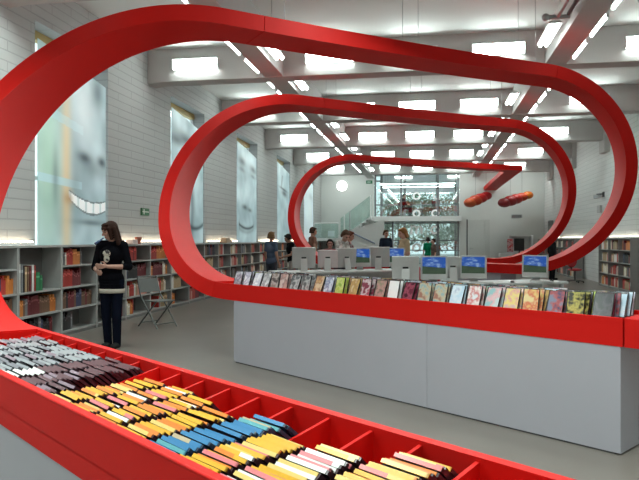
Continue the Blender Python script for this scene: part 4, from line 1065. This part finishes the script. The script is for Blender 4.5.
# people farther back, at their places on the floor
person('young person with short brown hair in a blue-grey shirt, standing by the far bookcases', (-4.14, 16.5, 0), math.radians(150), 1.72, pose={'yaw': 10}, top=(.10, .13, .20), trousers=(.07, .08, .10), hairc=(.20, .11, .05), sleeve=.3, hair_wide=1.05)
person('dark-haired person in a black T-shirt leaning beside the rim of the farthest ring', (-3.86, 17.7, 0), math.radians(-80), 1.70, pose={'yaw': -15, 'pitch': 20, 'head': (0, -.10, 1.54), 'neck': (0, -.06, 1.42), 'chest': (0, -.03, 1.24), 'wriR': (-.1, -.30, 1.0), 'wriL': (.1, -.30, 1.0)},
       top=(.008, .008, .010), trousers=(.45, .40, .36), hairc=(.02, .013, .01), sleeve=.3)
person('person in a brown top standing just inside the rim of the farthest ring', (-3.62, 19.75, 0), math.radians(120), 1.90, pose={'pitch': 10}, top=(.28, .15, .11), trousers=(.30, .28, .26), hairc=(.05, .03, .02), sleeve=.2)
person('person with brown hair in a white patterned top bending over the far table', (-2.05, 14.6, 0), math.radians(60), 1.78, pose={'yaw': -20, 'pitch': 35, 'head': (.0, -.17, 1.52), 'neck': (0, -.10, 1.40), 'chest': (0, -.06, 1.22), 'shoL': (.16, -.06, 1.36), 'shoR': (-.16, -.06, 1.36), 'elbL': (.2, -.14, 1.10), 'wriL': (.14, -.34, .98), 'elbR': (-.2, -.14, 1.10), 'wriR': (-.14, -.34, .98)},
       top=cover_mat('white patterned cloth', (.70, .68, .64), (.30, .27, .24), (.72, .70, .66), 3, 10), trousers=(.08, .08, .09), hairc=(.10, .05, .03), sleeve=.55)
person('person with reddish hair in a dark checked top beside the white stair wall', (-1.98, 15.9, 0), math.radians(100), 1.72, pose={'pitch': 15}, top=cover_mat('dark checked cloth', (.05, .04, .05), (.22, .07, .07), (.30, .28, .28), 6, 10), trousers=(.06, .06, .07), hairc=(.16, .05, .03), sleeve=.6)
person('black-haired child whose face shows over the pinkish monitor', (-2.32, 14.9, 0), math.radians(8), 1.52, pose={'pitch': 6}, top=(.30, .10, .10), trousers=(.06, .06, .08), hairc=(.015, .010, .010), sleeve=.4, skin=pm('rosy skin', (.55, .27, .22), .5))
person('woman with fair bobbed hair in a beige top, behind the far lit screen', (-.62, 15.55, 0), math.radians(-65), 1.80, pose={'pitch': 16, 'head': (0, -.03, 1.565), 'wriL': (.12, -.28, 1.05), 'wriR': (-.12, -.28, 1.05)}, top=(.52, .40, .26), trousers=(.16, .16, .18), hairc=(.30, .15, .06), hair_len=.12, sleeve=.35, skin=SKIN2, hair_wide=1.12)
person('dark-clothed person standing at the foot of the staircase wall', vpos(386, 23), math.radians(30), 1.86, top=(.02, .03, .05), trousers=(.02, .02, .03), hairc=(.08, .05, .03), sleeve=.95)
person('child in a green top in front of the entrance glazing', vpos(428, 27.5), math.radians(200), 1.62, top=(.01, .28, .13), trousers=(.03, .03, .05), hairc=(.03, .02, .02), sleeve=.4)
person('person in a brown-grey top beside the child in green', vpos(433.5, 27), math.radians(-70), 1.56, top=(.16, .12, .10), trousers=(.05, .05, .06), hairc=(.04, .02, .015), sleeve=.5)
person('person in black standing at the right wall bookcases behind the curve of the ring', (4.55, 25.3, 0), math.radians(110), 1.68, top=(.012, .012, .014), trousers=(.012, .012, .014), hairc=(.02, .015, .012), sleeve=.9)
# seated gallery visitor and chairs
sit = {'pel': (0, .05, .50), 'chest': (0, .02, .82), 'neck': (0, .0, 1.02), 'head': (0, -.03, 1.16), 'shoL': (.16, .0, .96), 'shoR': (-.16, .0, .96), 'elbL': (.2, -.05, .70), 'elbR': (-.2, -.05, .70), 'wriL': (.12, -.28, .68), 'wriR': (-.12, -.28, .68),
       'hipL': (.09, .03, .49), 'hipR': (-.09, .03, .49), 'kneL': (.10, -.40, .50), 'kneR': (-.10, -.40, .50), 'ankL': (.10, -.38, .085), 'ankR': (-.10, -.38, .085), 'pitch': 15}
def gal(px, Y):
    a = math.atan(110.5/640); t_ = math.tan(math.atan((px-319.5)/640)-a); return t_*Y
def gallery_chair(label, x, y, rz):
    t = thing('gallery_chair', label, 'chair', (x, y, 2.78), rz, 'dark chairs in the gallery')
    MB().box(-.21, -.21, .42, .21, .21, .46).build('seat', M['black'], t, bevel=.01); MB().box(-.2, .19, .6, .2, .22, .92).build('backrest', M['black'], t, bevel=.01)
    for sx in (-1, 1):
        MB().tube([(sx*.19, -.19, 0), (sx*.19, -.19, .43)], .014).build('leg', M['metal_dark'], t); MB().tube([(sx*.19, .22, 0), (sx*.19, .21, .9)], .014).build('leg', M['metal_dark'], t)
gx = gal(403.5, 36.4)
person('dark seated visitor behind the gallery glass', (gx, 36.4, 2.78), math.radians(70), 1.75, pose=sit, top=(.012, .01, .012), trousers=(.015, .015, .018), hairc=(.012, .01, .01), sleeve=.9)
gallery_chair('dark chair under the seated gallery visitor', gx-.02, 36.45, math.radians(70))
gallery_chair('empty dark chair in the gallery facing the seated visitor', gal(418, 36.6), 36.6, math.radians(-80))
gallery_chair('empty dark chair in the gallery near its right end', gal(437, 36.4), 36.4, math.radians(60))
t = thing('gallery_table', 'small dark table in the gallery between two chairs', 'table', (gal(411, 36.5), 36.6, 2.78))
MB().lathe((0, 0, .70), [(.38, 0), (.40, .02), (.38, .04)], 24).build('table_top', M['black'], t); MB().tube([(0, 0, .02), (0, 0, .70)], .03).build('column', M['metal_dark'], t); MB().lathe((0, 0, 0), [(.25, 0), (.25, .015), (.04, .04)], 20).build('foot', M['metal_dark'], t)

# ------------------------------------------------------------------ daylight and view
w = bpy.data.worlds.new('World'); sc.world = w; w.use_nodes = True
bg = w.node_tree.nodes['Background']; bg.inputs['Color'].default_value = (.88, .95, 1., 1); bg.inputs['Strength'].default_value = .85
sc.view_settings.view_transform = 'Standard'; sc.view_settings.look = 'None'; sc.view_settings.gamma = 1; sc.view_settings.use_curve_mapping = False
sc.view_settings.exposure = 1.0
